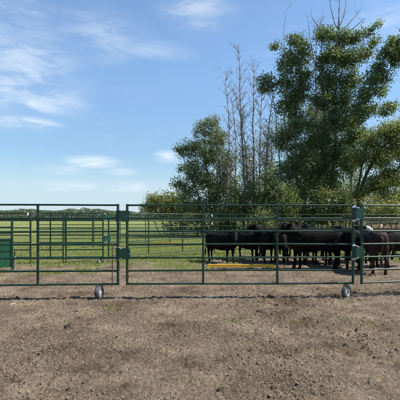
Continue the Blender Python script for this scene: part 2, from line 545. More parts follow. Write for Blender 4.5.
def build_ground():
    xs = axis(-5.4, 5.4, 0.022, -4500, 4500)
    ya = np.arange(3.2, 9.2, 0.020)
    yb = [ya[-1]]
    s = 0.020
    while yb[-1] < 6000:
        s = min(s * 1.03, 0.12) if yb[-1] < 26 else s * 1.12
        yb.append(yb[-1] + s)
    yc = []
    s = 0.02; v = ya[0]
    while v > -60:
        s *= 1.15; v -= s; yc.append(v)
    ys = np.concatenate([np.array(yc[::-1]), ya, np.array(yb[1:])])
    X, Y = np.meshgrid(xs, ys)
    Z = ground_z(X, Y)
    ny, nx = X.shape
    verts = np.stack([X.ravel(), Y.ravel(), Z.ravel()], 1)
    idx = np.arange(nx * ny).reshape(ny, nx)
    q = np.stack([idx[:-1, :-1].ravel(), idx[:-1, 1:].ravel(), idx[1:, 1:].ravel(), idx[1:, :-1].ravel()], 1)
    m, N, L, b = mat_new('ground_soil_and_sward')
    b.inputs['Roughness'].default_value = 0.95
    b.inputs['Specular IOR Level'].default_value = 0.12
    at = N.new('ShaderNodeAttribute'); at.attribute_name = 'sward'
    tc = N.new('ShaderNodeTexCoord')

    def noise(scale, detail=6, rough=0.6, stretch=None, dist=0.0):
        n = N.new('ShaderNodeTexNoise')
        n.inputs['Scale'].default_value = scale
        n.inputs['Detail'].default_value = detail
        n.inputs['Roughness'].default_value = rough
        n.inputs['Distortion'].default_value = dist
        if stretch:
            mp = N.new('ShaderNodeMapping'); mp.inputs['Scale'].default_value = stretch
            L.new(tc.outputs['Object'], mp.inputs['Vector']); L.new(mp.outputs['Vector'], n.inputs['Vector'])
        else:
            L.new(tc.outputs['Object'], n.inputs['Vector'])
        return n.outputs['Fac']

    def ramp(v, stops):
        r = N.new('ShaderNodeValToRGB')
        e = r.color_ramp.elements
        while len(e) < len(stops): e.new(0.5)
        for i, (p, c) in enumerate(stops):
            e[i].position = p; e[i].color = (*c, 1)
        L.new(v, r.inputs['Fac'])
        return r.outputs['Color']

    def mixc(f, a, c, mode='MIX'):
        mx = N.new('ShaderNodeMix'); mx.data_type = 'RGBA'; mx.blend_type = mode
        if isinstance(f, float): mx.inputs['Factor'].default_value = f
        else: L.new(f, mx.inputs['Factor'])
        L.new(a, mx.inputs['A']); L.new(c, mx.inputs['B'])
        return mx.outputs['Result']
    patch = ramp(noise(0.9, 8, 0.72), [(0.36, SOIL[0]), (0.50, SOIL[1]), (0.66, SOIL[2])])
    fine = ramp(noise(22, 9, 0.72), [(0.30, (0.34, 0.32, 0.30)), (0.45, (0.88, 0.88, 0.88)), (0.57, (1.14, 1.12, 1.08)), (0.70, (1.95, 1.86, 1.70))])  # random soil tone; its dark specks also paint in small clod shadows
    soil = mixc(1.0, patch, fine, 'MULTIPLY')
    sp = ramp(noise(70, 6, 0.7), [(0.30, (0.55, 0.54, 0.52)), (0.5, (1.0, 1.0, 1.0)), (0.68, (1.45, 1.42, 1.36))])
    soil = mixc(1.0, soil, sp, 'MULTIPLY')
    field = ramp(noise(0.055, 5, 0.6, (1.0, 0.35, 1)), [(0.30, FIELD[0]), (0.50, FIELD[1]), (0.68, FIELD[2])])
    gfine = ramp(noise(3.2, 8, 0.75), [(0.30, (0.62, 0.64, 0.60)), (0.5, (1, 1, 1)), (0.70, (1.35, 1.30, 1.30))])
    field = mixc(1.0, field, gfine, 'MULTIPLY')
    col = mixc(at.outputs['Fac'], soil, field)
    L.new(col, b.inputs['Base Color'])
    wob = N.new('ShaderNodeTexNoise'); wob.inputs['Scale'].default_value = 14; wob.inputs['Detail'].default_value = 3
    L.new(tc.outputs['Object'], wob.inputs['Vector'])
    ad = N.new('ShaderNodeVectorMath'); ad.operation = 'MULTIPLY_ADD'
    L.new(wob.outputs['Color'], ad.inputs[0]); ad.inputs[1].default_value = (0.09, 0.09, 0.09); L.new(tc.outputs['Object'], ad.inputs[2])
    hts = []
    for sc, wt in ((17.0, 1.0), (41.0, 0.55), (90.0, 0.28)):
        vo = N.new('ShaderNodeTexVoronoi'); vo.inputs['Scale'].default_value = sc; vo.inputs['Randomness'].default_value = 1.0
        L.new(ad.outputs[0], vo.inputs['Vector'])
        mu = N.new('ShaderNodeMath'); mu.operation = 'MULTIPLY'; mu.inputs[1].default_value = -wt
        L.new(vo.outputs['Distance'], mu.inputs[0]); hts.append(mu.outputs[0])
    tot = hts[0]
    for h_ in hts[1:] + [noise(26, 12, 0.8)]:
        am = N.new('ShaderNodeMath'); am.operation = 'ADD'; L.new(tot, am.inputs[0]); L.new(h_, am.inputs[1]); tot = am.outputs[0]
    bp = N.new('ShaderNodeBump'); bp.inputs['Strength'].default_value = 1.0; bp.inputs['Distance'].default_value = 0.050
    L.new(tot, bp.inputs['Height'])
    L.new(bp.outputs['Normal'], b.inputs['Normal'])
    o = mk_np('ground', verts, q, m)
    a = o.data.attributes.new('sward', 'FLOAT', 'POINT')
    a.data.foreach_set('value', grass_amount(X, Y).astype(np.float32).ravel())
    tag(o, 'churned brown soil running back into a green hay field', kind='structure')


SOIL = [(0.120, 0.088, 0.060), (0.240, 0.184, 0.130), (0.372, 0.295, 0.213)]
FIELD = [(0.145, 0.180, 0.045), (0.190, 0.220, 0.066), (0.255, 0.260, 0.105)]
build_ground()


def zg(x, y):
    return float(ground_z(np.array([x]), np.array([y]))[0])


# ================================================================ cattle panels
RAIL_R = 0.0205
P_H = 1.68         # bottom rail to top rail


def make_panel(A, B, clear, uprights, name, label, cat, group, post_r=0.024, feet=False, mat='paint', drop_pin=None):
    """A, B: ground points (x, y) of the two end posts; uprights: fractions along the panel"""
    A = Vector((A[0], A[1], 0)); B = Vector((B[0], B[1], 0))
    d = B - A
    Ln = d.length
    t = empty(name, (A.x, A.y, 0), math.atan2(d.y, d.x))
    tag(t, label, cat, group)
    z0, z1 = clear, clear + P_H
    rail = MB(); rail.tube([(0.0, 0, 0), (Ln * 0.25, 0, 0.003), (Ln * 0.5, 0, 0.007), (Ln * 0.75, 0, 0.005), (Ln, 0, 0)], RAIL_R, 10, False)
    first = None
    for i in range(7):
        if first is None:
            first = rail.build('rail', M[mat], t); auto_smooth(first); o = first
        else:
            o = bpy.data.objects.new('rail', first.data); C.objects.link(o); o.parent = t
        o.location = (0, 0, z0 + i * P_H / 6)
        o.rotation_euler = (random.uniform(0, 6.28), 0, 0)
    up = MB(); up.box((-0.022, -0.0225, z0 - RAIL_R + 0.002), (0.022, 0.0225, z1 + RAIL_R - 0.002), 0.006)
    first = None
    for f in uprights:
        if first is None:
            first = up.build('upright', M[mat], t); o = first
        else:
            o = bpy.data.objects.new('upright', first.data); C.objects.link(o); o.parent = t
        o.location = (f * Ln, 0, 0)
    po = MB()
    po.tube([(0, 0, z0 - RAIL_R - 0.004), (0, 0, z1 + RAIL_R + 0.004)], post_r + 0.004, 12)
    p1 = po.build('end_post', M[mat], t); auto_smooth(p1)
    p2 = bpy.data.objects.new('end_post', p1.data); C.objects.link(p2); p2.parent = t; p2.location = (Ln, 0, 0)
    if feet:
        ft = MB(); ft.tube([(0, 0, -0.03), (0, 0, z0)], 0.018, 8)
        f1 = ft.build('support_leg', M[mat], t)
        f2 = bpy.data.objects.new('support_leg', f1.data); C.objects.link(f2); f2.parent = t; f2.location = (Ln, 0, 0)
    if drop_pin is not None:
        dp = MB(); dp.tube([(0, 0, z0 - 0.05), (0, 0, z0 + 0.86)], 0.009, 8)
        q = dp.build('drop_pin', M['rust'], t, loc=(Ln - drop_pin, -RAIL_R - 0.009, 0)); auto_smooth(q)
        cl = MB(); cl.tube([(0, 0, z0 - 0.065), (0, 0, z0 - 0.035)], 0.012, 8)
        cl.build('pin_tip', M['zinc'], q)
        hd = MB(); hd.tube([(0, 0, z0 + 0.85), (0.0, -0.03, z0 + 0.85), (0.0, -0.07, z0 + 0.84)], 0.010, 8)
        hd.build('pin_handle', M['rust'], q)
    return t, Ln


def hinge(t_next, gap, zc_list, hgt, over=0.075, sleeve_mat='paint'):
    """plates welded to the first post of a panel, with sleeves reaching back round the last post of the one before"""
    for zc in zc_list:
        h = hgt / 2
        pl = MB()
        pl.prism([(-gap + 0.02, zc - h), (over - 0.035, zc - h), (over, zc - h * 0.45), (over, zc + h * 0.45), (over - 0.035, zc + h), (-gap + 0.02, zc + h)], -0.046, -0.0295)
        p = pl.build('hinge_plate', M['plate'], t_next)
        bo = MB(); bo.tube([(over - 0.012, -0.064, zc), (over - 0.012, -0.0455, zc)], 0.013, 6)
        bo.build('bolt', M['zinc'], p)
        sl = MB(); sl.tube([(-gap, 0, zc - h * 1.02), (-gap, 0, zc + h * 1.02)], 0.043, 12)
        s = sl.build('hinge_sleeve', M[sleeve_mat], t_next); auto_smooth(s)
        for sg in (-1, 1):
            co = MB()
            co.tube([(-gap, 0, zc + sg * (h * 1.02 + 0.002)), (-gap, 0, zc + sg * (h * 1.02 + 0.045))], [0.038, 0.034], 10)
            c = co.build('pin_collar', M['zinc'], t_next); auto_smooth(c)
            ck = MB()
            ck.tube([(-gap, -0.030, zc + sg * (h * 1.02 + 0.022)), (-gap + 0.045, -0.052, zc + sg * (h * 1.02 + 0.006)), (-gap + 0.085, -0.055, zc + sg * (h * 0.92))], [0.010, 0.011, 0.014], 8)
            ck.build('pin_clip', M['zinc'], c)


def caster(t, x, rad, width, clear, yaw, rim_side=1):
    """ground wheel clamped under the bottom rail"""
    prof = []
    w = width / 2
    prof = [(-w, rad * 0.58), (-w, rad * 0.86), (-w * 0.86, rad * 0.95), (-w * 0.45, rad * 0.995), (0, rad), (w * 0.45, rad * 0.995), (w * 0.86, rad * 0.95), (w, rad * 0.86), (w, rad * 0.58)]
    n = 48
    vs, fs = [], []
    for k in range(n):
        a = 2 * math.pi * k / n
        for j, (px_, r) in enumerate(prof):
            rr = r
            if 2 <= j <= 6 and (k + (j % 2)) % 3 == 0:
                rr = r - 0.005
            vs.append((px_, rr * math.cos(a), rr * math.sin(a)))
    m = len(prof)
    for k in range(n):
        k2 = (k + 1) % n
        for j in range(m):
            j2 = (j + 1) % m
            fs.append([k * m + j, k * m + j2, k2 * m + j2, k2 * m + j])
    z = rad + 0.0
    wv = mk('tyre', vs, fs, M['rubber'], t, loc=(x, 0, z - 0.012))
    wv.rotation_euler = (0, 0, yaw)
    rm = MB()
    rm.tube([(-w * 0.82, 0, 0), (w * 0.82, 0, 0)], rad * 0.66, 24)
    rm.tube([(-w * 1.12, 0, 0), (w * 1.12, 0, 0)], rad * 0.24, 12)
    r = rm.build('rim', M['rim'], wv); auto_smooth(r)
    ax = MB(); ax.tube([(-w * 1.45, 0, 0), (w * 1.45, 0, 0)], 0.010, 8)
    ax.build('axle', M['steel'], wv)
    fk = MB()
    # fork: two cheeks rising to a cross plate clamped to the bottom rail
    fk.box((-w * 1.40, -0.012, rad * -0.12), (-w * 1.28, 0.012, rad + 0.012))
    fk.box((w * 1.28, -0.012, rad * -0.12), (w * 1.40, 0.012, rad + 0.012))
    fk.box((-w * 1.42, -0.03, rad + 0.0125), (w * 1.42, 0.03, rad + 0.022))
    fk.tube([(0, 0, rad + 0.021), (0, 0, clear - z + 0.012 - RAIL_R + 0.006)], 0.022, 10)
    fk.build('wheel_fork', M['paint'], wv)
    return wv


CLR = 0.315
D1, D2, D3 = 8.42, 8.55, 8.57
dirL = Vector((gx(118, 8.55), 8.55, 0)) - Vector((gx(0, 8.42), 8.42, 0))
dirL.normalize()
endL = Vector((gx(118, 8.55), 8.55, 0))
L_LEN = 79 / F * 8.5 * 3
begL = endL - dirL * L_LEN
near = 'near row of green corral panels facing the camera'
tl, Ln = make_panel((begL.x, begL.y), (endL.x, endL.y), CLR, [1 / 3, 2 / 3], 'gate_panel',
                    'green seven-rail steel gate panel at left with a grey wheel and drop pin', 'gate', near, drop_pin=0.115)
caster(tl, Ln - (118 - 99.3) / F * 8.5, 0.148, 0.105, CLR, R(-14))
tc_, Lc = make_panel((gx(127.2, 8.57), 8.57), (gx(353, 8.68), 8.68), CLR, [(202.5 - 127.2) / 225.8, (276.6 - 127.2) / 225.8], 'gate_panel',
                     'green seven-rail steel gate panel in the middle, in front of the black cattle', 'gate', near)
hinge(tc_, (127.2 - 118) / F * 8.57, [1.76, 0.96], 0.235)
caster(tc_, Lc - (353 - 346.3) / F * 8.68, 0.135, 0.090, CLR, R(-54))
tr, Lr = make_panel((gx(361.6, 8.70), 8.70), (gx(361.6, 8.70) + 4.75, 9.62), CLR, [1 / 3, 2 / 3], 'gate_panel',
                    'green seven-rail steel panel at right edge in front of the brown cow', 'gate', near)
hinge(tr, (361.6 - 353) / F * 8.7, [1.815, 0.985], 0.25, over=0.05)
caster(tr, Lr - 0.2, 0.125, 0.095, CLR, R(-30))

# back rows of the pen
back = 'green corral panels standing at the back of the pen'
CB = 0.24
pa = make_panel((gx(30.5, 15.3) - 3.6, 15.3), (gx(30.5, 15.3), 15.3), CB, [0.33, 0.66], 'corral_panel',
                'green corral panel behind the sheeted chute at far left of the pen', 'panel', back, post_r=0.03, feet=True)[0]
cap = MB(); cap.tube([(0, 0, 0), (0, 0, 0.10)], 0.028, 10)
cap.build('post_cap', M['white'], pa, loc=(3.6 - 0.08, -0.05, CB + P_H - 0.07))
pb = make_panel((gx(37.5, 15.35), 15.35), (gx(63.2, 15.4), 15.4), CB, [0.5], 'corral_panel',
                'short green corral panel just right of the white-capped post', 'panel', back, feet=True)[0]
pc, Lpc = make_panel((gx(66, 15.42), 15.42), (gx(103, 15.5), 15.5), CB, [], 'corral_panel',
                     'short green corral panel whose right end carries the small wheel and latch plates', 'panel', back, feet=True)
caster(pc, Lpc - 3.5 / F * 15.5, 0.10, 0.075, CB, R(-40))
pd, Lpd = make_panel((gx(108.6, 15.9), 15.9), (gx(211.5, 19.2), 19.2), CB, [0.345, 0.68], 'corral_panel',
                     'long green corral panel angling back to the left of the first black calf', 'panel', back, feet=True)
hinge(pd, 5.4 / F * 15.7, [1.76, 0.92], 0.235)
pe, _ = make_panel((gx(214.5, 19.3), 19.3), (gx(214.5, 19.3) + 4.8, 19.75), CB, [1 / 3, 2 / 3], 'corral_panel',
                   'green corral panel behind the left half of the black cattle', 'panel', back, feet=True)
pf, _ = make_panel((gx(214.5, 19.3) + 4.95, 19.77), (gx(214.5, 19.3) + 9.75, 20.2), CB, [1 / 3, 2 / 3], 'corral_panel',
                   'green corral panel behind the right half of the black cattle and brown animal', 'panel', back, feet=True)
for dz in (0.0, 0.275):
    w = MB(); w.tube([(0, 0, 0), (0, 0, 0.09)], 0.032, 8)
    w.build('pin_collar', M['white'], pd, loc=(Lpd, -0.03, CB + P_H - 0.10 - 0.42 * dz / 0.275 * 0.9))
pg, _ = make_panel((gx(37.0, 24.0), 24.0), (gx(92.5, 24.2), 24.2), CB, [0.5], 'corral_panel',
                   'distant green corral panel standing out in the field beyond the pen at left', 'panel', back, feet=True)
ph, _ = make_panel((gx(93.8, 24.2), 24.2), (gx(170, 25.6), 25.6), CB, [1 / 3, 2 / 3], 'corral_panel',
                   'distant green corral panel in the field beyond the angled pen panel', 'panel', back, feet=True)


# ---------------------------------------------------------------- sheeted chute at the left edge
def build_chute():
    D = 13.4
    xr = gx(12.2, D); xl = xr - 2.3
    t = empty('cattle_chute', (xr, D, 0), R(26))
    tag(t, 'green cattle chute with solid sheeted sides at the left edge', 'chute')
    W = 0.75
    for yy in (0.0, W):
        sh = MB(); sh.box((-2.28, yy - 0.006, 0.10), (-0.03, yy + 0.006, 0.985))
        s = sh.build('sheet_panel', M['sheet'], t)
        ri = MB()
        for k in range(5):
            ri.box((-2.2 + k * 0.45, yy - 0.018, 0.14), (-2.165 + k * 0.45, yy - 0.0065, 0.95))
        ri.build('pressed_rib', M['sheet'], s)
        for zz in (1.0, 1.22, 1.42, 1.69):
            r = MB(); r.tube([(-2.3, yy, zz), (0, yy, zz)], 0.021, 8)
            auto_smooth(r.build('rail', M['paint'], t))
        r = MB(); r.box((-2.3, yy - 0.02, 0.62), (-0.03, yy + 0.02, 0.66)); r.build('sheet_brace', M['paint'], t)
        for x in (-2.3, -1.15, 0.0):
            p = MB(); p.box((x - 0.032, yy - 0.034, -0.03), (x + 0.032, yy + 0.034, 1.72), 0.008)
            p.build('post', M['paint'], t)
    for x in (-2.3, -1.15, 0.0):
        p = MB(); p.tube([(x, 0.035, 1.66), (x, W - 0.035, 1.66)], 0.022, 8)
        p.build('cross_bar', M['paint'], t)
    j = MB(); j.tube([(0.075, -0.03, -0.02), (0.075, -0.03, 0.46)], 0.032, 10)
    jo = j.build('jack_leg', M['steel'], t); auto_smooth(jo)
    j = MB(); j.tube([(0.075, -0.03, 0.455), (0.075, -0.03, 0.62)], 0.022, 10); j.build('jack_screw', M['paint'], jo)
    j = MB(); j.box((0.0325, -0.05, 0.30), (0.06, 0.0, 0.36)); j.build('jack_bracket', M['paint'], jo)


build_chute()


# ---------------------------------------------------------------- yellow beams
def beam(x0, x1, y, D, name, label, gus=True, thick=0.09, z0=0.055):
    a, b_ = gx(x0, D), gx(x1, D)
    t = empty(name, (a, D, 0), R(1.0)); tag(t, label, 'beam', 'yellow steel beams in the pen')
    Ln_ = b_ - a
    m = MB(); m.box((0, -0.05, z0), (Ln_, 0.05, z0 + thick), 0.01); m.build('bar', M['yellow'], t)
    for x in (0.02, Ln_ - 0.10):
        f = MB(); f.box((x, -0.07, -0.04), (x + 0.08, 0.07, z0 - 0.001), 0.01); f.build('foot', M['yellow'], t)
    if gus:
        g = MB(); g.prism([(Ln_ - 0.20, z0 + thick * 0.7), (Ln_ + 0.0, z0 + thick + 0.02), (Ln_ + 0.0, z0 - 0.10), (Ln_ - 0.05, z0 - 0.10)], -0.062, -0.0505)
        g.build('end_gusset', M['yellow'], t)
        e = MB(); e.box((-0.10, -0.045, z0 + 0.01), (-0.001, 0.045, z0 + thick - 0.012), 0.01); e.build('end_socket', M['zinc'], t)
    return t


beam(207.5, 274, 266.5, 13.75, 'yellow_beam', 'yellow steel beam with gusset end lying on dirt before the black cattle', True, 0.085)
beam(151, 181, 245, 25.0, 'yellow_beam', 'yellow steel beam on the grass beyond the angled back panel', False, 0.13, 0.12)


# ================================================================ cattle
def ring_loft(mb, st, n=14, pw=1.0):
    """st: list of (centre, side vector*halfwidth, up vector*halfheight)"""
    b = len(mb.v)
    for c, s, u in st:
        for k in range(n):
            a = 2 * math.pi * k / n
            ca, sa = math.cos(a), math.sin(a)
            ca = math.copysign(abs(ca) ** pw, ca); sa = math.copysign(abs(sa) ** pw, sa)
            mb.v.append(Vector(c) + Vector(s) * ca + Vector(u) * sa)
    for i in range(len(st) - 1):
        for k in range(n):
            k2 = (k + 1) % n
            mb.f.append([b + i * n + k, b + i * n + k2, b + (i + 1) * n + k2, b + (i + 1) * n + k])
    mb.f.append([b + k for k in range(n)][::-1])
    e = b + (len(st) - 1) * n
    mb.f.append([e + k for k in range(n)])


def rib(c, hw, hh, tilt=0.0, yaw=0.0):
    """elliptic rib facing along x, turned by yaw and tilted by pitch"""
    s = Vector((-math.sin(yaw) * 1.0, math.cos(yaw), 0)) * hw
    u = Vector((-math.sin(tilt) * math.cos(yaw), -math.sin(tilt) * math.sin(yaw), math.cos(tilt))) * hh
    return (c, s, u)


def cow_mesh(key, neck_pitch, neck_yaw, head_pitch, head_yaw, stance, tail_swing, belly=1.0):
    """yearling facing +x, withers 1.16 m; one continuous skin"""
    mb = MB()
    B = belly
    trunk = [(-0.81, 0.90, 0.07, 0.09), (-0.79, 0.87, 0.16, 0.20), (-0.72, 0.855, 0.215, 0.255), (-0.60, 0.855, 0.245, 0.285), (-0.44, 0.855, 0.248, 0.29),
             (-0.22, 0.82, 0.262 * B, 0.312 * B), (0.0, 0.80, 0.278 * B, 0.328 * B), (0.20, 0.80, 0.262, 0.335), (0.38, 0.815, 0.232, 0.335), (0.50, 0.83, 0.20, 0.31),
             (0.60, 0.84, 0.165, 0.25), (0.68, 0.85, 0.12, 0.17), (0.72, 0.86, 0.06, 0.09)]
    ring_loft(mb, [rib((x, 0, z), w, h) for x, z, w, h in trunk], 20, 0.82)
    for sg in (-1, 1):                     # hip bones, shoulder blades
        ring_loft(mb, [((-0.52 + t, sg * 0.160, 1.070), (0, a, 0), (0, 0, a)) for t, a in ((-0.16, 0.02), (-0.08, 0.050), (0.05, 0.050), (0.16, 0.02))], 8)
        ring_loft(mb, [((0.36 + t * 0.6, sg * 0.155, 0.93 + t), (0, 0.070 * a, 0), (0.13 * a, 0, 0)) for t, a in ((-0.22, 0.7), (-0.1, 1.0), (0.05, 1.0), (0.16, 0.5))], 10)
    # neck
    base = Vector((0.46, 0, 0.94))
    nd = Vector((math.cos(neck_pitch) * math.cos(neck_yaw), math.cos(neck_pitch) * math.sin(neck_yaw), math.sin(neck_pitch)))
    st = []
    for t, w, h in ((0.0, 0.17, 0.245), (0.10, 0.155, 0.22), (0.20, 0.132, 0.185), (0.30, 0.115, 0.155), (0.38, 0.10, 0.125)):
        f = min(1, t / 0.2)
        d = Vector((1, 0, 0.25)).normalized().lerp(nd, f).normalized()
        c = base + d * t * (0.9 + 0.1 * f)
        yaw = math.atan2(d.y, d.x); pit = math.asin(max(-1, min(1, d.z)))
        st.append(rib(c, w, h, pit, yaw))
    ring_loft(mb, st, 14)
    poll = base + nd * 0.37 + Vector((0, 0, 0.045))
    # head
    hy = neck_yaw + head_yaw
    hd = Vector((math.cos(head_pitch) * math.cos(hy), math.cos(head_pitch) * math.sin(hy), math.sin(head_pitch)))
    hu = Vector((-math.sin(head_pitch) * math.cos(hy), -math.sin(head_pitch) * math.sin(hy), math.cos(head_pitch)))
    hs = Vector((-math.sin(hy), math.cos(hy), 0))
    prof = [(-0.055, 0.0, 0.05, 0.05), (-0.03, -0.01, 0.085, 0.085), (0.03, -0.025, 0.105, 0.115), (0.11, -0.045, 0.108, 0.125), (0.19, -0.055, 0.088, 0.108),
            (0.26, -0.062, 0.076, 0.090), (0.32, -0.066, 0.080, 0.084), (0.365, -0.068, 0.083, 0.076), (0.395, -0.070, 0.062, 0.052)]
    ring_loft(mb, [(poll + hd * t + hu * o_, hs * w, hu * h) for t, o_, w, h in [(a * 1.12, b_ * 1.1, c_ * 1.12, d_ * 1.12) for a, b_, c_, d_ in prof]], 14)
    for sg in (-1, 1):                     # ears: flattened cones pointing out, a little back
        e0 = poll + hs * sg * 0.075 + hd * 0.0 + hu * 0.005
        ed = (hs * sg + hd * -0.22 + hu * -0.12).normalized()
        wd = ed.cross(hd).normalized()
        ring_loft(mb, [(e0 + ed * t, hd * -a * 0.55 + wd * 0.0, wd * a) for t, a in ((0, 0.03), (0.05, 0.052), (0.11, 0.056), (0.16, 0.036), (0.19, 0.014))], 8)
        br = poll + hd * 0.10 + hs * sg * 0.085 + hu * 0.025      # brow
        ring_loft(mb, [(br + hd * t, hs * a, hu * a) for t, a in ((-0.05, 0.012), (-0.02, 0.034), (0.02, 0.034), (0.05, 0.012))], 8)
    # legs
    f1, f2, h1, h2 = stance
    for sg, off in ((-1, f1), (1, f2)):
        y = 0.135 * sg
        L_ = [((0.43, y * 1.1, 0.86), 0.095, 0.17), ((0.42 + off * .15, y * 1.15, 0.66), 0.085, 0.125), ((0.42 + off * .4, y, 0.52), 0.062, 0.080), ((0.425 + off * .62, y * .98, 0.39), 0.044, 0.050),
              ((0.42 + off * .72, y * .98, 0.33), 0.040, 0.043), ((0.42 + off * .9, y * .98, 0.18), 0.031, 0.034), ((0.425 + off, y, 0.115), 0.038, 0.042), ((0.45 + off, y, 0.06), 0.040, 0.050), ((0.462 + off, y, 0.0), 0.046, 0.060)]
        ring_loft(mb, [(c, (0, w, 0), (d_, 0, 0)) for c, w, d_ in L_], 10)
    for sg, off in ((-1, h1), (1, h2)):
        y = 0.140 * sg
        L_ = [((-0.56, y * 1.0, 0.88), 0.09, 0.19), ((-0.55, y * 1.15, 0.72), 0.105, 0.185), ((-0.555 + off * .2, y * 1.15, 0.60), 0.088, 0.145), ((-0.60 + off * .5, y * 1.05, 0.50), 0.064, 0.095), ((-0.66 + off * .8, y, 0.42), 0.046, 0.062),
              ((-0.675 + off * .9, y, 0.37), 0.040, 0.050), ((-0.655 + off, y, 0.22), 0.034, 0.038), ((-0.645 + off, y, 0.12), 0.040, 0.044), ((-0.625 + off, y, 0.06), 0.042, 0.050), ((-0.615 + off, y, 0.0), 0.047, 0.060)]
        ring_loft(mb, [(c, (0, w, 0), (d_, 0, 0)) for c, w, d_ in L_], 10)
    # dewlap, brisket
    ring_loft(mb, [rib((x, 0, z), w, h) for x, z, w, h in ((0.40, 0.60, 0.05, 0.06), (0.52, 0.63, 0.09, 0.11), (0.62, 0.68, 0.085, 0.11), (0.70, 0.76, 0.04, 0.05))], 10)
    # tail
    tp = [(-0.77, 0, 0.985), (-0.83, 0.005, 0.95), (-0.865, tail_swing * .2, 0.82), (-0.87, tail_swing * .6, 0.62), (-0.875, tail_swing, 0.45), (-0.875, tail_swing * 1.05, 0.34), (-0.875, tail_swing * 1.05, 0.22)]
    mb.tube(tp, [0.036, 0.034, 0.028, 0.025, 0.030, 0.042, 0.018], 8)
    o = mk('cow_source', mb.v, mb.f, M['hide_black'])
    rm = o.modifiers.new('r', 'REMESH'); rm.mode = 'VOXEL'; rm.voxel_size = 0.0165; rm.adaptivity = 0.0
    sm = o.modifiers.new('s', 'SMOOTH'); sm.factor = 0.5; sm.iterations = 9
    dg = bpy.context.evaluated_depsgraph_get()
    me = bpy.data.meshes.new_from_object(o.evaluated_get(dg))
    me.name = 'calf_body_' + key
    me.polygons.foreach_set('use_smooth', [True] * len(me.polygons))
    me.materials.clear(); me.materials.append(M['hide_black'])
    bpy.data.objects.remove(o)
    eyes = [poll + hd * 0.125 + hs * sg * 0.106 + hu * 0.012 for sg in (-1, 1)]
    muz = (poll + hd * 0.430 + hu * -0.075, hd.copy(), hs.copy(), hu.copy())
    return me, eyes, muz


COWS = {
    'alert': cow_mesh('alert', R(40), R(12), R(-28), R(8), (0.05, -0.05, -0.06, 0.08), 0.06),
    'left': cow_mesh('left', R(30), R(-22), R(-34), R(-20), (-0.04, 0.04, 0.07, -0.05), -0.05, 1.04),
    'right': cow_mesh('right', R(30), R(24), R(-34), R(24), (0.03, -0.06, 0.05, -0.08), 0.08),
    'low': cow_mesh('low', R(-6), R(10), R(-52), R(8), (0.06, -0.04, -0.05, 0.06), 0.03, 1.03),
}
eye_bm = MB()
ring_loft(eye_bm, [((x, 0, 0), (0, r, 0), (0, 0, r)) for x, r in ((-0.018, 0.004), (-0.012, 0.014), (0, 0.019), (0.012, 0.014), (0.018, 0.004))], 10)
eye_me = None
nose_me = {}
M['nose'] = noisy('grey_nose', (0.014, 0.012, 0.013), (0.03, 0.026, 0.026), scale=9, rough=0.32)


def cow(key, x, D, heading, label, scale=1.0, brown=False):
    kind_word = 'calf' if ' calf' in label.split(',')[0] else 'cow'
    global eye_me
    me, eyes, muz = COWS[key]
    X = gx(x, D)
    o = bpy.data.objects.new(kind_word, me if not brown else me.copy())
    if brown:
        o.data.materials.clear(); o.data.materials.append(M['hide_brown'])
    C.objects.link(o)
    o.location = (X, D, 0.0)
    o.rotation_euler = (0, 0, R(heading))
    o.scale = (scale, scale, scale)
    tag(o, label, kind_word, 'cattle bunched at the back of the pen')
    for e in eyes:
        if eye_me is None:
            q = eye_bm.build('eye', M['eye'], o, True); eye_me = q.data
        else:
            q = bpy.data.objects.new('eye', eye_me); C.objects.link(q); q.parent = o
        q.location = e
    if key not in nose_me:
        nb = MB(); c, hd, hs, hu = muz
        ring_loft(nb, [(c + hd * t + hu * 0.012, hs * a, hu * a * 0.62) for t, a in ((-0.02, 0.02), (0.0, 0.046), (0.014, 0.042), (0.022, 0.015))], 10)
        q = nb.build('nose', M['nose'], o, True); nose_me[key] = q.data
    else:
        q = bpy.data.objects.new('nose', nose_me[key]); C.objects.link(q); q.parent = o
    return o


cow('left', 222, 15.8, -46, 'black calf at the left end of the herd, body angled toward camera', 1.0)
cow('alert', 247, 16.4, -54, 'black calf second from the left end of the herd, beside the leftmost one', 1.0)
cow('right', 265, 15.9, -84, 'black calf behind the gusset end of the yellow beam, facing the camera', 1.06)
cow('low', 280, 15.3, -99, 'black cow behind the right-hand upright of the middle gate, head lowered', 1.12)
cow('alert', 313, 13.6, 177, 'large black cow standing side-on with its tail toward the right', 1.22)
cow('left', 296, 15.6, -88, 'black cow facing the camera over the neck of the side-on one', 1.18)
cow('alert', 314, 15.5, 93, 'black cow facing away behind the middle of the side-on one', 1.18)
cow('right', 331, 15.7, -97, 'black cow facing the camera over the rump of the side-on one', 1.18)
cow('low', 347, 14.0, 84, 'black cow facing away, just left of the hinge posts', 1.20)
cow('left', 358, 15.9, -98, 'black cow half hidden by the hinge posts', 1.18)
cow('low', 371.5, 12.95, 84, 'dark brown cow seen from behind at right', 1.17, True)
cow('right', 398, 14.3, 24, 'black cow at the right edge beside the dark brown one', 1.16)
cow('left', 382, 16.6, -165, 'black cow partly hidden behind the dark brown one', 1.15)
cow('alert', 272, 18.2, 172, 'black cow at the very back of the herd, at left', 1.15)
cow('low', 323, 18.0, 12, 'black cow at the very back of the herd, at right', 1.15)


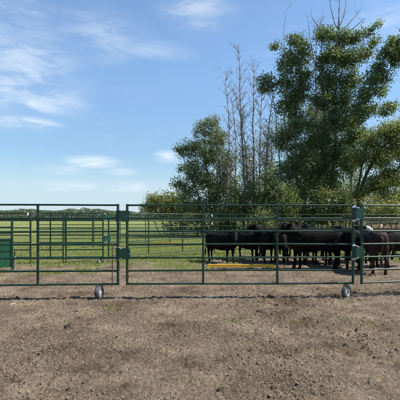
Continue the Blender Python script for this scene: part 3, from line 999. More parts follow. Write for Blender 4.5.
# ================================================================ hay feeder
def build_feeder():
    D = 18.9
    x0, x1 = gx(363, D), gx(363, D) + 3.6
    t = empty('hay_feeder', (x0, D, 0), R(1.5))
    tag(t, 'weathered tan hay feeder with slanted dark bars behind the dark brown cow', 'feeder')
    Ln_ = x1 - x0
    for yy in (-0.45, 0.45):
        for zz, hh in ((0.45, 0.14), (0.62, 0.14), (1.10, 0.12), (1.53, 0.045)):
            p = MB(); p.box((0, yy - 0.02, zz), (Ln_, yy + 0.02, zz + hh)); p.build('plank', M['timber'], t)
        k = 0
        x = 0.18
        while x < Ln_ - 0.2:
            b = MB(); s = 0.09 if k % 3 else -0.09
            b.tube([(x - s, yy - 0.045, 1.16), (x + s, yy - 0.045, 1.56)], 0.026, 6)
            b.build('slant_bar', M['rust'], t)
            x += 0.23 if k % 2 else 0.34
            k += 1
        for x in (0.05, Ln_ / 2, Ln_ - 0.05):
            p = MB(); p.box((x - 0.05, yy + 0.021, -0.03), (x + 0.05, yy + 0.12, 1.60)); p.build('post', M['timber'], t)
    fl = MB(); fl.box((0, -0.42, 0.42), (Ln_, 0.42, 0.449)); fl.build('floor_board', M['timber'], t)
    # hay lying in it
    h = empty('hay_heap', (x0, D, 0), R(1.5)); tag(h, 'tan hay heaped inside the feeder behind the dark brown cow', 'hay')
    core = MB()
    n = 22
    st = []
    for i in range(n + 1):
        x = 0.1 + (Ln_ - 0.2) * i / n
        hh = 0.44 + 0.08 * math.sin(i * 1.7) + 0.05 * math.sin(i * 0.6)
        if i in (0, n): hh *= 0.5
        st.append(((x, 0, 0.455 + hh), (0, 0.30, 0), (0, 0, hh)))
    ring_loft(core, st, 12)
    core.build('hay_core', M['hay_core'], h, True)
    nn = 5000
    u = rng.random(nn) * (Ln_ - 0.2) + 0.1
    a = rng.random(nn) * math.pi * 2
    P = np.stack([u, 0.32 * np.cos(a), 0.93 + 0.46 * np.sin(a)], 1)
    blades(P, 0.16, 0.012, M['hay'], 'hay_stalks', h, flat=True)


def blades(P, length, width, mat, name, parent=None, flat=False, lean=0.5, jit=0.4):
    n = len(P)
    d = rng.normal(size=(n, 3))
    if not flat:
        d[:, :2] *= lean
        d[:, 2] = np.abs(d[:, 2]) * 0.3 + 1.0
    d /= np.linalg.norm(d, axis=1)[:, None]
    s = np.cross(d, rng.normal(size=(n, 3)))
    s /= np.linalg.norm(s, axis=1)[:, None] + 1e-9
    ln = np.asarray(length) * (1 + jit * (rng.random(n) * 2 - 1))
    w = width * (0.7 + 0.6 * rng.random(n))
    if flat:
        P = P - d * (ln * 0.5)[:, None]
        v = np.stack([P - s * w[:, None] / 2, P + s * w[:, None] / 2, P + d * ln[:, None] + s * w[:, None] / 2, P + d * ln[:, None] - s * w[:, None] / 2], 1)
        q = np.arange(n * 4).reshape(n, 4)
        o = mk_np(name, v.reshape(-1, 3), q, mat, parent)
    else:
        bend = rng.normal(size=(n, 3)) * 0.25; bend[:, 2] = -0.05
        mid = P + d * (ln * 0.55)[:, None]
        tip = P + d * ln[:, None] + bend * ln[:, None]
        v = np.stack([P - s * w[:, None] / 2, P + s * w[:, None] / 2, mid + s * w[:, None] * .38, tip, mid - s * w[:, None] * .38], 1)
        q = np.arange(n * 5).reshape(n, 5)
        o = mk_np(name, v.reshape(-1, 3), q, mat, parent, nside=5)
    tag(o, kind='stuff')
    return o


build_feeder()

# white bottle leaning on the second rail of the right panel
def build_bottle():
    D = 8.70 + 0.19 * 0.06
    f = (369.5 - 361.6) / F * 8.7
    ang = math.atan2(0.92, 4.75)
    bx = gx(361.6, 8.7) + f * math.cos(ang); by = 8.70 + f * math.sin(ang)
    t = empty('plastic_bottle', (bx, by - 0.055, CLR + P_H * 4 / 6 + 0.012), ang)
    tag(t, 'small white plastic bottle leaning on a rail of the right panel', 'bottle')
    b = MB()
    ax = Vector((0.87, 0.0, -0.49))
    c = Vector((-0.005, 0.008, 0.052))
    pts = [(-0.085, 0.012), (-0.08, 0.024), (-0.06, 0.030), (0.045, 0.031), (0.062, 0.027), (0.072, 0.012)]
    b.tube([c + ax * p for p, _ in pts], [r for _, r in pts], 14)
    o = b.build('bottle_body', M['white'], t); auto_smooth(o, 60)
    b = MB(); b.tube([c + ax * 0.0705, c + ax * 0.092], 0.0125, 12)
    b.build('bottle_cap', M['white'], t)
    b = MB(); b.tube([c + Vector((0.0, -0.02, -0.030)), c + Vector((0.0, 0.03, -0.075)), c + Vector((0, 0.085, -0.06)), c + Vector((0, 0.085, -0.01)), c + Vector((0, 0.03, 0.010))], 0.004, 6)
    b.build('tie_cord', M['white'], t)


build_bottle()


# ================================================================ trees
def leaf_cloud(centres, spread, counts, size, squash=0.8):
    n = int(sum(counts))
    cid = np.repeat(np.arange(len(centres)), counts)
    Cn = np.asarray(centres)[cid]
    off = rng.normal(size=(n, 3)) * np.asarray(spread)[cid][:, None]
    off[:, 2] *= squash
    P = Cn + off
    nrm = rng.normal(size=(n, 3)); nrm[:, 2] += 0.5
    nrm /= np.linalg.norm(nrm, axis=1)[:, None]
    t = np.cross(nrm, rng.normal(size=(n, 3)))
    t /= np.linalg.norm(t, axis=1)[:, None] + 1e-9
    b = np.cross(nrm, t)
    s = size * (0.65 + 0.7 * rng.random(n))[:, None]
    v = np.stack([P - t * s * .5, P + b * s * .36, P + t * s * .55, P - b * s * .36], 1)
    return v.reshape(-1, 3), np.arange(n * 4).reshape(n, 4)


def polyline(pts, k=5, wob=0.0):
    out = []
    n = len(pts)
    for i in range(n - 1):
        p0 = pts[max(i - 1, 0)]; p1 = pts[i]; p2 = pts[i + 1]; p3 = pts[min(i + 2, n - 1)]
        for j in range(k):
            t = j / k
            v = 0.5 * ((2 * p1) + (p2 - p0) * t + (2 * p0 - 5 * p1 + 4 * p2 - p3) * t * t + (3 * p1 - p0 - 3 * p2 + p3) * t ** 3)
            if wob and (i or j):
                v = v + Vector((random.gauss(0, wob), random.gauss(0, wob), 0))
            out.append(v)
    out.append(pts[-1])
    return out


TREE_N = {}


def tree(name, label, group, D, trunks, lobes, leaves, leaf_size, leaf, bark, spread=0.32, per=42, fill=0.65, depth=None, bare=0, cat='tree', top_bare=None, branch_r=0.03):
    """trunks: [(pixel polyline, base radius, tip radius)], lobes: (x, y, rx, ry) in photo pixels at distance D"""
    k = D / F
    bx = (trunks[0][0][0][0] - 200) * k
    root = empty(name, (bx, D, 0)); tag(root, label, cat, group)
    off = Vector((bx, D, 0))
    tm = MB(); samples = []
    for pl, r0, r1 in trunks:
        pts = []
        dd = 0.0
        for i, (x, y) in enumerate(pl):
            p = px(x, y, D) - off
            if i == 0 and pl is trunks[0][0]:
                p.z = -0.15
            elif i == 0 and p.z < 0.3:
                p.z = -0.1
            p.y = dd
            dd += random.uniform(-0.35, 0.35)
            pts.append(p)
        sm = polyline(pts, 6, 0.02)
        n = len(sm)
        rad = [r0 + (r1 - r0) * (i / (n - 1)) ** 0.8 for i in range(n)]
        rad[0] *= 1.35
        tm.tube(sm, rad, 9)
        samples += [(p, rad[i]) for i, p in enumerate(sm)]
    tr_ = tm.build('trunk', M[bark], root, True)
    # leaf clumps and the limbs that carry them
    thin = (lambda y_: 0.85 if (leaf == 'leaf_pop' and y_ > 112) else 1.0)      # poplars are barer low down
    area = sum(rx * ry * thin(y_) for _, y_, rx, ry in lobes) if lobes else 1
    ncl = max(1, int(leaves / per))
    cents = []
    lobe_of = []
    for li, (x, y, rx, ry) in enumerate(lobes):
        m = max(1, int(round(ncl * rx * ry * thin(y) / area)))
        for _ in range(m):
            u = np.array([random.gauss(0, 1) for _ in range(3)]); u /= np.linalg.norm(u)
            rr = random.random() ** (0.45)
            c = px(x + u[0] * rx * rr, y + u[2] * ry * rr, D) - off
            c.y = u[1] * rr * (depth if depth else 0.9 * k * (rx + ry) / 2 * 1.3)
            if c.z < 0.25: c.z = 0.25 + random.random() * 0.4
            cents.append(c)
            lobe_of.append(li)
    br = MB()

    def attach(c, pool):
        best = None
        for p, r in pool:
            hd = math.hypot(p.x - c.x, p.y - c.y)
            want = c.z - 0.55 * hd
            cost = hd + 1.6 * max(0, p.z - want) + 0.35 * max(0, want - p.z)
            if best is None or cost < best[0]:
                best = (cost, p, r)
        return best[1], best[2]
    limbs = []
    for li, (x, y, rx, ry) in enumerate(lobes):
        mine = [c for c, k_ in zip(cents, lobe_of) if k_ == li]
        c = sum(mine, Vector()) / len(mine)
        p, r = attach(c, samples)
        ln = (c - p).length
        if ln < 0.5:
            limbs.append(samples); continue
        mid = p.lerp(c, 0.5) + Vector((random.gauss(0, .05), random.gauss(0, .05), 0.08)) * ln
        sm = polyline([p, mid, c], 5)
        r_ = min(r * 0.62, branch_r * (0.7 + 0.30 * ln))
        rd = [r_ * (1 - 0.7 * i / (len(sm) - 1)) for i in range(len(sm))]
        br.tube(sm, rd, 6, False)
        limbs.append(samples + list(zip(sm[2:], rd[2:])))
    for c, li in zip(cents, lobe_of):
        p, r = attach(c, limbs[li])
        mid = p.lerp(c, 0.55) + Vector((random.gauss(0, .12), random.gauss(0, .12), random.uniform(-0.02, 0.14) * (c - p).length))
        ln = (c - p).length
        r_ = min(r * 0.7, branch_r * (0.30 + 0.14 * ln))
        br.tube(polyline([p, mid, c], 2), [r_, r_ * .8, r_ * .55, r_ * .4, r_ * .22], 5, False)
    for _ in range(bare):
        p, r = random.choice(samples)
        d = Vector((random.gauss(0, 1), random.gauss(0, 1), random.uniform(0.1, 1.0))).normalized()
        ln = random.uniform(0.5, 1.5)
        q = p + d * ln
        br.tube([p, p.lerp(q, .5) + Vector((0, 0, .08)), q + Vector((0, 0, .2))], [0.014, 0.009, 0.004], 4, False)
        for _ in range(3):
            s = p.lerp(q, random.uniform(.3, 1)); e = s + (d + Vector((random.gauss(0, .6), random.gauss(0, .6), random.gauss(.2, .5)))) * 0.35
            br.tube([s, e], [0.007, 0.003], 4, False)
    if top_bare:
        for pl in top_bare:
            pts = [px(x, y, D) - off for x, y in pl]
            for i, p in enumerate(pts): p.y = samples[-1][0].y * 0 + random.uniform(-.3, .3) * i
            sm = polyline(pts, 4, 0.02)
            n = len(sm)
            br.tube(sm, [0.045 * (1 - i / n) + 0.008 for i in range(n)], 5, False)
            for _ in range(5):
                s = random.choice(sm[2:]); d = Vector((random.gauss(0, .8), random.gauss(0, .8), random.uniform(.3, 1.2))).normalized()
                e = s + d * random.uniform(.4, 1.1)
                br.tube([s, s.lerp(e, .5) + Vector((0, 0, .05)), e], [0.014, 0.009, 0.004], 4, False)
    if br.f:
        bo_ = br.build('branches', M['bark_dead' if bark == 'bark_dead' else ('twig' if bark != 'bark_dark' else 'bark_dark')], root, True)
        bo_['kind'] = 'stuff'
    if lobes:
        counts = [max(4, int(random.gauss(per, per * .35))) for _ in cents]
        v, q = leaf_cloud([tuple(c) for c in cents], [spread * random.uniform(.7, 1.3) for _ in cents], counts, leaf_size)
        keep = v[:, 2].reshape(-1, 4).min(1) > 0.02
        q = q[keep]
        cr = mk_np('crown', v, q, M[leaf], root)
        cr['kind'] = 'stuff'
    return root


GT = 'tall poplars of the grove behind the pen'
GB = 248
P1 = [(297, 42, 10, 8), (300, 55, 13, 10), (288, 62, 10, 12), (275, 46, 4, 5), (302, 75, 10, 12), (285, 82, 9, 10), (266, 80, 7, 6), (262, 88, 5, 6), (273, 88, 5, 5), (300, 95, 12, 12), (288, 105, 12, 12),
      (298, 125, 14, 14), (285, 140, 12, 12), (305, 150, 14, 14), (290, 170, 14, 14), (310, 180, 12, 14)]
tree('poplar_tree', 'tall green poplar left of the tallest tree, side clump jutting toward the dead stems', GT, 37,
     [([(296, GB), (297, 190), (295, 130), (298, 80), (297, 36)], 0.17, 0.03), ([(292, GB), (290, 190), (284, 130), (283.5, 70), (281.5, 40), (282.5, 18)], 0.12, 0.007), ([(281, GB), (280, 180), (275, 120), (270, 88)], 0.10, 0.03)],
     P1, 25000, 0.155, 'leaf_pop', 'bark_pop', spread=0.25, per=34, bare=12, branch_r=0.025)
P2 = [(324, 36, 9, 8), (340, 38, 11, 8), (354, 38, 10, 6), (368, 30, 6, 4), (377, 26, 3, 3), (374, 42, 6, 4), (335, 55, 13, 11), (350, 60, 12, 11), (323, 62, 7, 9), (330, 80, 12, 12), (350, 80, 12, 9), (364, 54, 7, 7),
      (324, 100, 11, 12), (345, 100, 13, 12), (335, 120, 14, 12), (320, 135, 12, 14), (350, 125, 12, 12), (335, 150, 14, 14), (322, 165, 12, 12), (345, 160, 12, 10), (330, 185, 16, 14)]
tree('poplar_tree', 'tallest poplar of the grove, bare forked twigs sticking out of its top', GT, 36,
     [([(334, GB + 1), (333, 190), (336, 130), (335, 80), (338, 30), (338, 8)], 0.21, 0.03), ([(323, GB), (321, 180), (326, 120), (324, 70), (322, 32)], 0.13, 0.02)],
     P2, 37000, 0.155, 'leaf_pop', 'bark_pop', spread=0.25, per=34, bare=10, branch_r=0.026,
     top_bare=[[(338, 30), (333, 12), (327, -6)], [(338, 28), (339, 8), (338, -12)], [(338, 30), (345, 12), (348, -8)], [(339, 34), (352, 20), (364, 6)], [(340, 38), (356, 26), (364, 20)],
               [(324, 40), (316, 24), (312, 14)], [(324, 45), (320, 28), (324, 12)], [(316, 70), (310, 45), (306, 20)]])
P3 = [(395, 42, 6, 7), (388, 54, 9, 8), (398, 60, 8, 9), (379, 68, 8, 7), (372, 79, 8, 7), (386, 78, 6, 6), (380, 92, 8, 5), (366, 94, 9, 8), (391, 106, 9, 5), (371, 109, 8, 6), (384, 113, 6, 4), (360, 112, 10, 10), (356, 135, 11, 12), (352, 160, 10, 14), (404, 45, 10, 12)]
tree('poplar_tree', 'poplar leaning right, its upper limb reaching the right edge of the picture', GT, 34,
     [([(350, GB + 1), (353, 190), (357, 140), (367, 98), (381, 68), (395, 40)], 0.16, 0.03)],
     P3, 17000, 0.15, 'leaf_pop', 'bark_pop', spread=0.23, per=32, bare=6, branch_r=0.022)
P4 = [(312, 120, 10, 14), (318, 145, 12, 14), (306, 165, 14, 14), (324, 185, 14, 16), (300, 190, 14, 14)]
tree('poplar_tree', 'shorter dark poplar in the gap between the two tallest ones', GT, 40,
     [([(313, GB - 2), (312, 180), (314, 130), (315, 100)], 0.12, 0.02), ([(305, GB - 2), (305, 190), (308, 130), (306, 60)], 0.09, 0.02)],
     P4, 9000, 0.17, 'leaf_pop', 'bark_pop', spread=0.26, per=34, bare=8)
# bushy tree at the left of the grove
TL = [(203, 132, 10, 9), (193, 147, 13, 11), (181, 151, 7, 6), (210, 152, 17, 16), (225, 162, 11, 18), (195, 172, 17, 14), (177, 183, 7, 5), (186, 190, 12, 8), (212, 186, 22, 16), (230, 188, 12, 18), (192, 203, 18, 10), (215, 206, 20, 12), (214, 122, 6, 9), (219, 138, 8, 12), (205, 122, 4, 5)]
tree('bushy_tree', 'bushy rounded green tree at the left end of the grove', 'broad leafy trees of the grove', 41,
     [([(212, 235), (210, 200), (206, 165), (203, 128)], 0.14, 0.02), ([(214, 235), (216, 190), (219, 150), (214, 112)], 0.12, 0.02), ([(208, 235), (200, 200), (190, 175), (180, 150)], 0.11, 0.02), ([(218, 235), (226, 200), (229, 165)], 0.09, 0.02)],
     TL, 34000, 0.14, 'leaf_left', 'bark_pop', spread=0.25, per=36, bare=30)
# low willow at far left
WL = [(162, 203, 14, 8), (149, 208, 9, 6), (172, 197, 7, 7), (152, 198, 4, 4), (180, 206, 12, 9), (168, 213, 16, 7), (190, 212, 14, 8)]
tree('willow_bush', 'low olive-green willow bush at the far left end of the grove', 'broad leafy trees of the grove', 46,
     [([(165, 233), (160, 210), (155, 190)], 0.08, 0.015), ([(170, 233), (172, 208), (172, 192)], 0.08, 0.015), ([(160, 233), (150, 212), (146, 203)], 0.07, 0.015), ([(178, 233), (184, 212), (188, 206)], 0.07, 0.015)],
     WL, 9500, 0.18, 'leaf_willow', 'bark_pop', spread=0.34, per=34, bare=26, cat='bush')
# big willow at right
WR = [(385, 133, 14, 9), (371, 143, 11, 9), (396, 147, 12, 11), (361, 158, 8, 9), (402, 128, 12, 9), (381, 158, 15, 10), (395, 178, 14, 10), (376, 184, 13, 9), (362, 192, 9, 9), (406, 158, 8, 10), (392, 198, 16, 9)]
tree('willow_tree', 'spreading yellow-green willow at right with a dark leaning trunk', 'broad leafy trees of the grove', 29,
     [([(358, 243), (360, 196), (370, 168), (386, 143), (399, 134)], 0.17, 0.04), ([(357, 225), (359, 185), (364, 158), (370, 142)], 0.12, 0.03), ([(362, 200), (378, 185), (395, 170), (408, 150)], 0.10, 0.03)],
     WR, 36000, 0.10, 'leaf_willow', 'bark_dark', spread=0.24, per=40, bare=12, branch_r=0.02)


# ---- dead stems
def dead_tree(pts, D, r0, label, bark='bark_dead', twigs=85, r1=0.014):
    k = D / F
    bx = (pts[0][0] - 200) * k
    root = empty('dead_tree', (bx, D, 0)); tag(root, label, 'tree', 'bare dead stems in the grove')
    off = Vector((bx, D, 0))
    P = [px(x, y, D) - off for x, y in pts]
    P[0].z = -0.15
    dd = 0
    for p in P[1:]:
        dd += random.uniform(-.3, .3); p.y = dd
    sm = polyline(P, 8, 0.025)
    n = len(sm)
    tm = MB(); tm.tube(sm, [r0 + (r1 - r0) * (i / (n - 1)) ** 0.85 for i in range(n)], 8)
    tm.build('trunk', M[bark], root, True)
    br = MB()
    top = sm[-1].z
    for _ in range(twigs):
        f = random.uniform(0.30, 0.99)
        i = int(f * (n - 1)); p = sm[i]
        a = random.uniform(0, 2 * math.pi)
        ln = random.uniform(0.5, 2.3) * (1.2 - f * 0.7)
        up = random.uniform(0.55, 1.5)
        d = Vector((math.cos(a), math.sin(a), up)).normalized()
        q = p + d * ln + Vector((0, 0, 0.18 * ln))
        m = p.lerp(q, .5) + Vector((random.gauss(0, .06), random.gauss(0, .06), -0.06 * ln))
        r = 0.017 + 0.020 * (1 - f)
        br.tube(polyline([p, m, q], 2), [r, r * .8, r * .6, r * .45, r * .25], 4, False)
        for _ in range(random.randint(2, 5)):
            s = m.lerp(q, random.random()); d2 = (d + Vector((random.gauss(0, .6), random.gauss(0, .6), random.gauss(.2, .4)))).normalized()
            e = s + d2 * ln * random.uniform(.2, .5)
            br.tube([s, s.lerp(e, .5) + Vector((0, 0, .03)), e], [r * .5, r * .4, r * .2], 4, False)
    br.build('branches', M['bark_dead'], root, True)['kind'] = 'stuff'


dead_tree([(229, 235), (228, 190), (229, 130), (225, 72)], 39, 0.149, 'dead leaning-top stem with a white lower trunk beside the bushy tree', 'bark_white')
dead_tree([(243, 240), (244, 180), (241, 120), (239, 48)], 38, 0.162, 'tallest bare dead stem of the gap in the grove', twigs=110)
dead_tree([(248, 240), (248, 190), (243, 130), (233, 88)], 40, 0.135, 'bare dead stem bending left behind the tallest dead stem')
dead_tree([(254, 240), (254, 180), (253, 120), (254, 62)], 38.5, 0.135, 'straight bare dead stem just right of the tallest dead stem')
dead_tree([(258, 240), (259, 180), (260, 130), (262, 80)], 40, 0.121, 'slim bare dead stem midway between tallest dead stem and poplar clump')
dead_tree([(264, 240), (265, 180), (268, 130), (273, 92)], 37.5, 0.149, 'dead stem leaning right under the jutting poplar clump')
dead_tree([(236, 240), (235, 190), (236, 140), (231, 95)], 42, 0.108, 'thin dead stem between the white trunk and the tallest dead stem', twigs=70)
dead_tree([(318, 242), (318, 150), (316, 80), (318, 18)], 38, 0.135, 'dead stem showing through the gap between the two tallest poplars', twigs=70)

# ---- understorey
SB = 'leafy shrubs under the grove'
shr = [  # x, y, rx, ry, D, leaf, words
    (236, 204, 13, 17, 36, 'leaf_shrub', 'dark green shrub beside the white dead trunk'),
    (252, 200, 13, 22, 38, 'leaf_left', 'green shrub at the foot of the tallest dead stem'),
    (268, 196, 14, 26, 35, 'leaf_shrub', 'tall dark shrub under the jutting poplar clump'),
    (284, 206, 14, 20, 33, 'leaf_shrub', 'dark shrub at the foot of the left-hand tall poplar'),
    (303, 208, 15, 20, 35, 'leaf_shrub', 'dark shrub between the two tall poplars'),
    (322, 207, 14, 20, 33, 'leaf_shrub', 'dark shrub at the foot of the tallest poplar'),
    (343, 206, 13, 20, 32, 'leaf_shrub', 'dark shrub left of the leaning willow trunk'),
    (374, 212, 14, 13, 27, 'leaf_willow', 'yellow-green bush low under the right-hand willow'),
    (394, 214, 13, 14, 26, 'leaf_willow', 'yellow-green bush at the right edge above the hay feeder'),
    (225, 222, 14, 12, 38, 'leaf_shrub', 'low dark shrub under the bushy tree'),
    (201, 222, 14, 9, 40, 'leaf_shrub', 'low shrub under the left flank of the bushy tree'),
    (262, 222, 14, 12, 32, 'leaf_left', 'low shrub behind the middle of the cattle'),
    (178, 222, 14, 8, 43, 'leaf_shrub', 'low dark shrub under the willow bush'),
]
for x, y, rx, ry, D, lf, words in shr:
    lob = [(x, y, rx, ry), (x - rx * .5, y + ry * .4, rx * .7, ry * .5), (x + rx * .5, y + ry * .3, rx * .7, ry * .6), (x + random.uniform(-4, 4), y - ry * .6, rx * .5, ry * .5), (x, 231, rx * 1.15, 6)]
    st = [([(x + s, 219 + H * F / D), (x + s * 1.6 + random.uniform(-2, 2), y), (x + s * 2.2 + random.uniform(-3, 3), y - ry * .8)], 0.05, 0.012) for s in (-4, 0, 4)]
    tree('shrub', words, SB, D, st, lob, int((16 if D > 30 else 24) * rx * ry), 0.15 if D > 30 else 0.105, lf, 'bark_pop', spread=0.30, per=32, bare=10, cat='shrub')
# young trees behind that close the grove
for x, y, rx, ry, D, words in [(247, 180, 10, 30, 47, 'slender young tree behind the tallest dead stem'), (272, 165, 11, 40, 48, 'slender young tree behind the leaning dead stem'),
                               (292, 150, 14, 50, 50, 'dark tree standing behind the left-hand tall poplar'), (322, 150, 16, 55, 50, 'dark tree standing behind the tallest poplar'),
                               (350, 165, 14, 40, 46, 'dark tree standing behind the leaning poplar'), (388, 185, 16, 24, 44, 'tree standing behind the right-hand willow')]:
    lob = [(x + random.uniform(-.4, .4) * rx, y + f * ry, rx * (1 - .45 * max(0, -f)), ry * .35) for f in (-.8, -.45, -.1, .25, .6)]
    tree('background_tree', words, 'trees at the back of the grove', D, [([(x, 219 + H * F / D), (x + 1, y + ry * .4), (x - 1, y - ry * .4), (x, y - ry)], 0.12, 0.02)],
         lob, int(6.5 * rx * ry), 0.18, 'leaf_shrub', 'bark_pop', spread=0.40, per=32, bare=14)


# ---- far wood along the horizon
def far_wood():
    n = 170000
    X = rng.uniform(-400, 300, n)
    top = 6.3 + 4.6 * fbm(X * 0.035, X * 0 + 2, 3, 3) + 2.2 * (vnoise(X * 0.22, X * 0 + 9, 8) - 0.5)
    low = rng.random(n)
    low = np.where(rng.random(n) < 0.28, low * 0.35, low)
    Z = top * low ** 0.8
    Y = 320 + rng.uniform(-7, 9, n) + 0.02 * X
    P = np.stack([X, Y, Z], 1)
    nrm = rng.normal(size=(n, 3)); nrm[:, 2] = np.abs(nrm[:, 2]) + 0.4; nrm /= np.linalg.norm(nrm, axis=1)[:, None]
    t = np.cross(nrm, rng.normal(size=(n, 3))); t /= np.linalg.norm(t, axis=1)[:, None]
    b = np.cross(nrm, t)
    s = (0.24 + 0.42 * rng.random(n))[:, None]
    v = np.stack([P - t * s, P + b * s * .7, P + t * s, P - b * s * .7], 1).reshape(-1, 3)
    v[:, 2] = np.maximum(v[:, 2], 0.0)
    q = np.arange(n * 4).reshape(n, 4)
    o = mk_np('far_wood', v, q, M['leaf_far_hazed']); o.data.materials.append(M['brush_far'])
    mi = ((Z < 3.9 + 1.4 * vnoise(X * .1, X * 0, 77)) & (rng.random(n) < 0.88)).astype(np.int32)
    o.data.polygons.foreach_set('material_index', mi)
    tag(o, 'distant low wood along the far edge of the field', kind='stuff')


far_wood()


# ================================================================ grass, straw and soil litter
def build_grass():
    n = 150000
    Y = 12.2 + (42 - 12.2) * rng.random(n) ** 1.5
    X = (rng.random(n) * 2 - 1) * (0.56 * Y + 1.5)
    g = grass_amount(X, Y)
    keep = rng.random(n) < g
    X, Y = X[keep], Y[keep]
    Z = ground_z(X, Y) - 0.01
    ln = 0.035 + 0.10 * fbm(X * 0.6, Y * 0.6, 91, 2)
    o = blades(np.stack([X, Y, Z], 1), ln, 0.011 + 0.0, M['blade'], 'meadow_grass')
    tag(o, 'short green grass growing across the back of the pen and field', kind='stuff')


build_grass()


def rand_lumps(name, P, S, mat, label):
    base = np.array([(0, 0, 1), (0.9, 0, 0.35), (0.28, 0.85, 0.35), (-0.72, 0.53, 0.35), (-0.72, -0.53, 0.35), (0.28, -0.85, 0.35),
                     (0.75, 0.55, -0.4), (-0.28, 0.9, -0.4), (-0.95, 0, -0.4), (-0.28, -0.9, -0.4), (0.75, -0.55, -0.4)], dtype=float)
    fs = [(0, 1, 2), (0, 2, 3), (0, 3, 4), (0, 4, 5), (0, 5, 1), (1, 6, 2), (2, 6, 7), (2, 7, 3), (3, 7, 8), (3, 8, 4), (4, 8, 9), (4, 9, 5), (5, 9, 10), (5, 10, 1), (1, 10, 6)]
    n = len(P)
    V = base[None] * (1 + rng.normal(size=(n, 11, 3)) * 0.20)
    a = rng.random(n) * 2 * math.pi
    ca, sa = np.cos(a), np.sin(a)
    x = V[:, :, 0] * ca[:, None] - V[:, :, 1] * sa[:, None]
    y = V[:, :, 0] * sa[:, None] + V[:, :, 1] * ca[:, None]
    st = 0.6 + 0.8 * rng.random((n, 3))
    V = np.stack([x * st[:, :1], y * st[:, 1:2], V[:, :, 2] * (0.35 + 0.4 * rng.random((n, 1)))], 2) * S[:, None, None] + P[:, None, :]
    q = (np.array(fs)[None] + (np.arange(n) * 11)[:, None, None]).reshape(-1, 3)
    o = mk_np(name, V.reshape(-1, 3), q, mat, nside=3)
    tag(o, label, kind='stuff')


n = 75000
Y = 3.4 + 10.5 * rng.random(n) ** 1.5
X = (rng.random(n) * 2 - 1) * (0.54 * Y + 0.5)
dens = fbm(X * 1.1, Y * 1.1, 55, 3)
keep = rng.random(n) < np.clip((dens - 0.36) * 4.0, 0.03, 1)
X, Y = X[keep], Y[keep]
S = 0.0035 + 0.013 * rng.random(len(X)) ** 3
rand_lumps('soil_clods', np.stack([X, Y, ground_z(X, Y) + S * 0.15], 1), S, M['clod'], 'small clods of dry soil scattered over the churned ground')

n = 22000
Y = 3.4 + 11.5 * rng.random(n) ** 1.3
X = (rng.random(n) * 2 - 1) * (0.54 * Y + 0.5)
keep = rng.random(n) < np.clip((fbm(X * 0.7, Y * 0.7, 66, 3) - 0.3) * 3.0, 0.06, 1)
X, Y = X[keep], Y[keep]
Pn = np.stack([X, Y, ground_z(X, Y) + 0.006], 1)
nn = len(Pn)
a = rng.random(nn) * 2 * math.pi
d = np.stack([np.cos(a), np.sin(a), rng.normal(size=nn) * 0.14], 1)
s = np.stack([-np.sin(a), np.cos(a), rng.normal(size=nn) * 0.2], 1)
ln = (0.005 + 0.018 * rng.random(nn) ** 2)[:, None]; w = (0.0009 + 0.0012 * rng.random(nn))[:, None]
v = np.stack([Pn - d * ln - s * w, Pn - d * ln + s * w, Pn + d * ln + s * w, Pn + d * ln - s * w], 1).reshape(-1, 3)
o = mk_np('straw_litter', v, np.arange(nn * 4).reshape(nn, 4), M['straw'])
tag(o, 'bits of dry straw strewn over the churned soil', kind='stuff')


# ---- weeds on the soil
def tuft(x, y, wid, n, hgt, label):
    D = gdepth(y)
    X = gx(x, D)
    t = empty('grass_tuft', (X, D, zg(X, D))); tag(t, label, 'weed', 'green weeds sprouting from the bare soil')
    P = np.zeros((n, 3))
    P[:, 0] = rng.normal(size=n) * wid / F * D * 0.42
    P[:, 1] = rng.normal(size=n) * wid / F * D * 0.5
    P[:, 2] = ground_z(P[:, 0] + X, P[:, 1] + D) - zg(X, D) - 0.006
    b = blades(P, hgt, 0.010, M['tuft'], 'leaf_blades', t, lean=0.9)


tuft(111, 309.5, 13, 130, 0.065, 'pale green weed tuft just right of the left wheel')
tuft(237, 320.5, 14, 190, 0.036, 'green weed patch in the middle of the bare soil')
tuft(295, 321.5, 9, 110, 0.034, 'small yellow-green weed right of the middle weed patch')
tuft(325, 318.5, 6, 50, 0.03, 'tiniest weed sprout, below and left of the right wheel')
tuft(345, 319.5, 8, 110, 0.036, 'yellow-green weed on the soil straight below the right wheel')
tuft(369, 323, 11, 120, 0.042, 'green weed at right of the row of weeds')


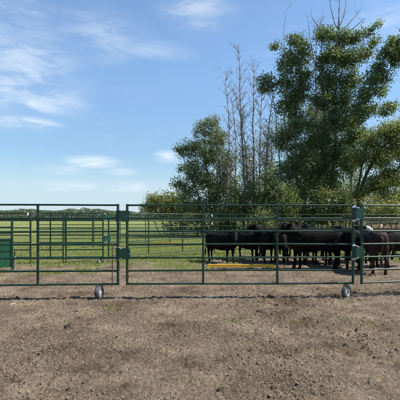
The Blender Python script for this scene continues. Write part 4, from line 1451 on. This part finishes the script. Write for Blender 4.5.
# ---- dung pats and stone
def lump(name, x, y, wpx, hgt, mat, label, cat, group=None, seed=0, ragged=0.28):
    D = gdepth(y)
    X = gx(x, D)
    r = wpx / F * D / 2
    rr = random.Random(seed)
    nr, ns = 7, 22
    vs, fs = [(0, 0, hgt)], []
    base = [1 + ragged * (rr.random() - .5) * 2 for _ in range(ns)]
    base = [(base[i] + base[i - 1] + base[(i + 1) % ns]) / 3 for i in range(ns)]
    for i in range(1, nr + 1):
        f = i / nr
        for k in range(ns):
            a = 2 * math.pi * k / ns
            z = hgt * 0.75 * (1 - f ** 2.2) + (rr.random() - .5) * hgt * 1.1 * (1 - f * .6) - (0.03 if i == nr else 0)
            vs.append((r * f * base[k] * math.cos(a), r * f * base[k] * 0.85 * math.sin(a), z))
    for k in range(ns):
        fs.append([0, 1 + k, 1 + (k + 1) % ns])
    for i in range(nr - 1):
        for k in range(ns):
            a0 = 1 + i * ns + k; a1 = 1 + i * ns + (k + 1) % ns
            fs.append([a0, a0 + ns, a1 + ns, a1])
    gu, gv = np.meshgrid(np.linspace(-.6, .6, 9) * r + X, np.linspace(-.6, .6, 9) * r + D)
    zs = float(np.percentile(ground_z(gu, gv), 75))
    o = mk(name, vs, fs, M[mat], None, True, (X, D, zs))
    tag(o, label, cat, group)


GD = 'dry dung pats on the churned soil'
lump('dung_pat', 71, 328.5, 13, 0.05, 'dung', 'dark dry dung pat on the soil below the left wheel', 'dung', GD, 3)
lump('dung_pat', 90, 326, 9, 0.03, 'dung', 'smaller dung pat just right of the one below the left wheel', 'dung', GD, 4)
lump('dung_pat', 262, 312, 13, 0.03, 'dung', 'dark flat dung pat above the middle weed patch', 'dung', GD, 5)
lump('dung_pat', 223, 390, 13, 0.025, 'dung', 'dark dung pat at the bottom of the picture right of centre', 'dung', GD, 6)
lump('stone', 13, 304.5, 6, 0.022, 'stone', 'pale stone on the soil below the left gate panel', 'stone', None, 9)

# ================================================================ render settings
scene.render.engine = 'CYCLES'
scene.cycles.max_bounces = 6
scene.cycles.transparent_max_bounces = 6
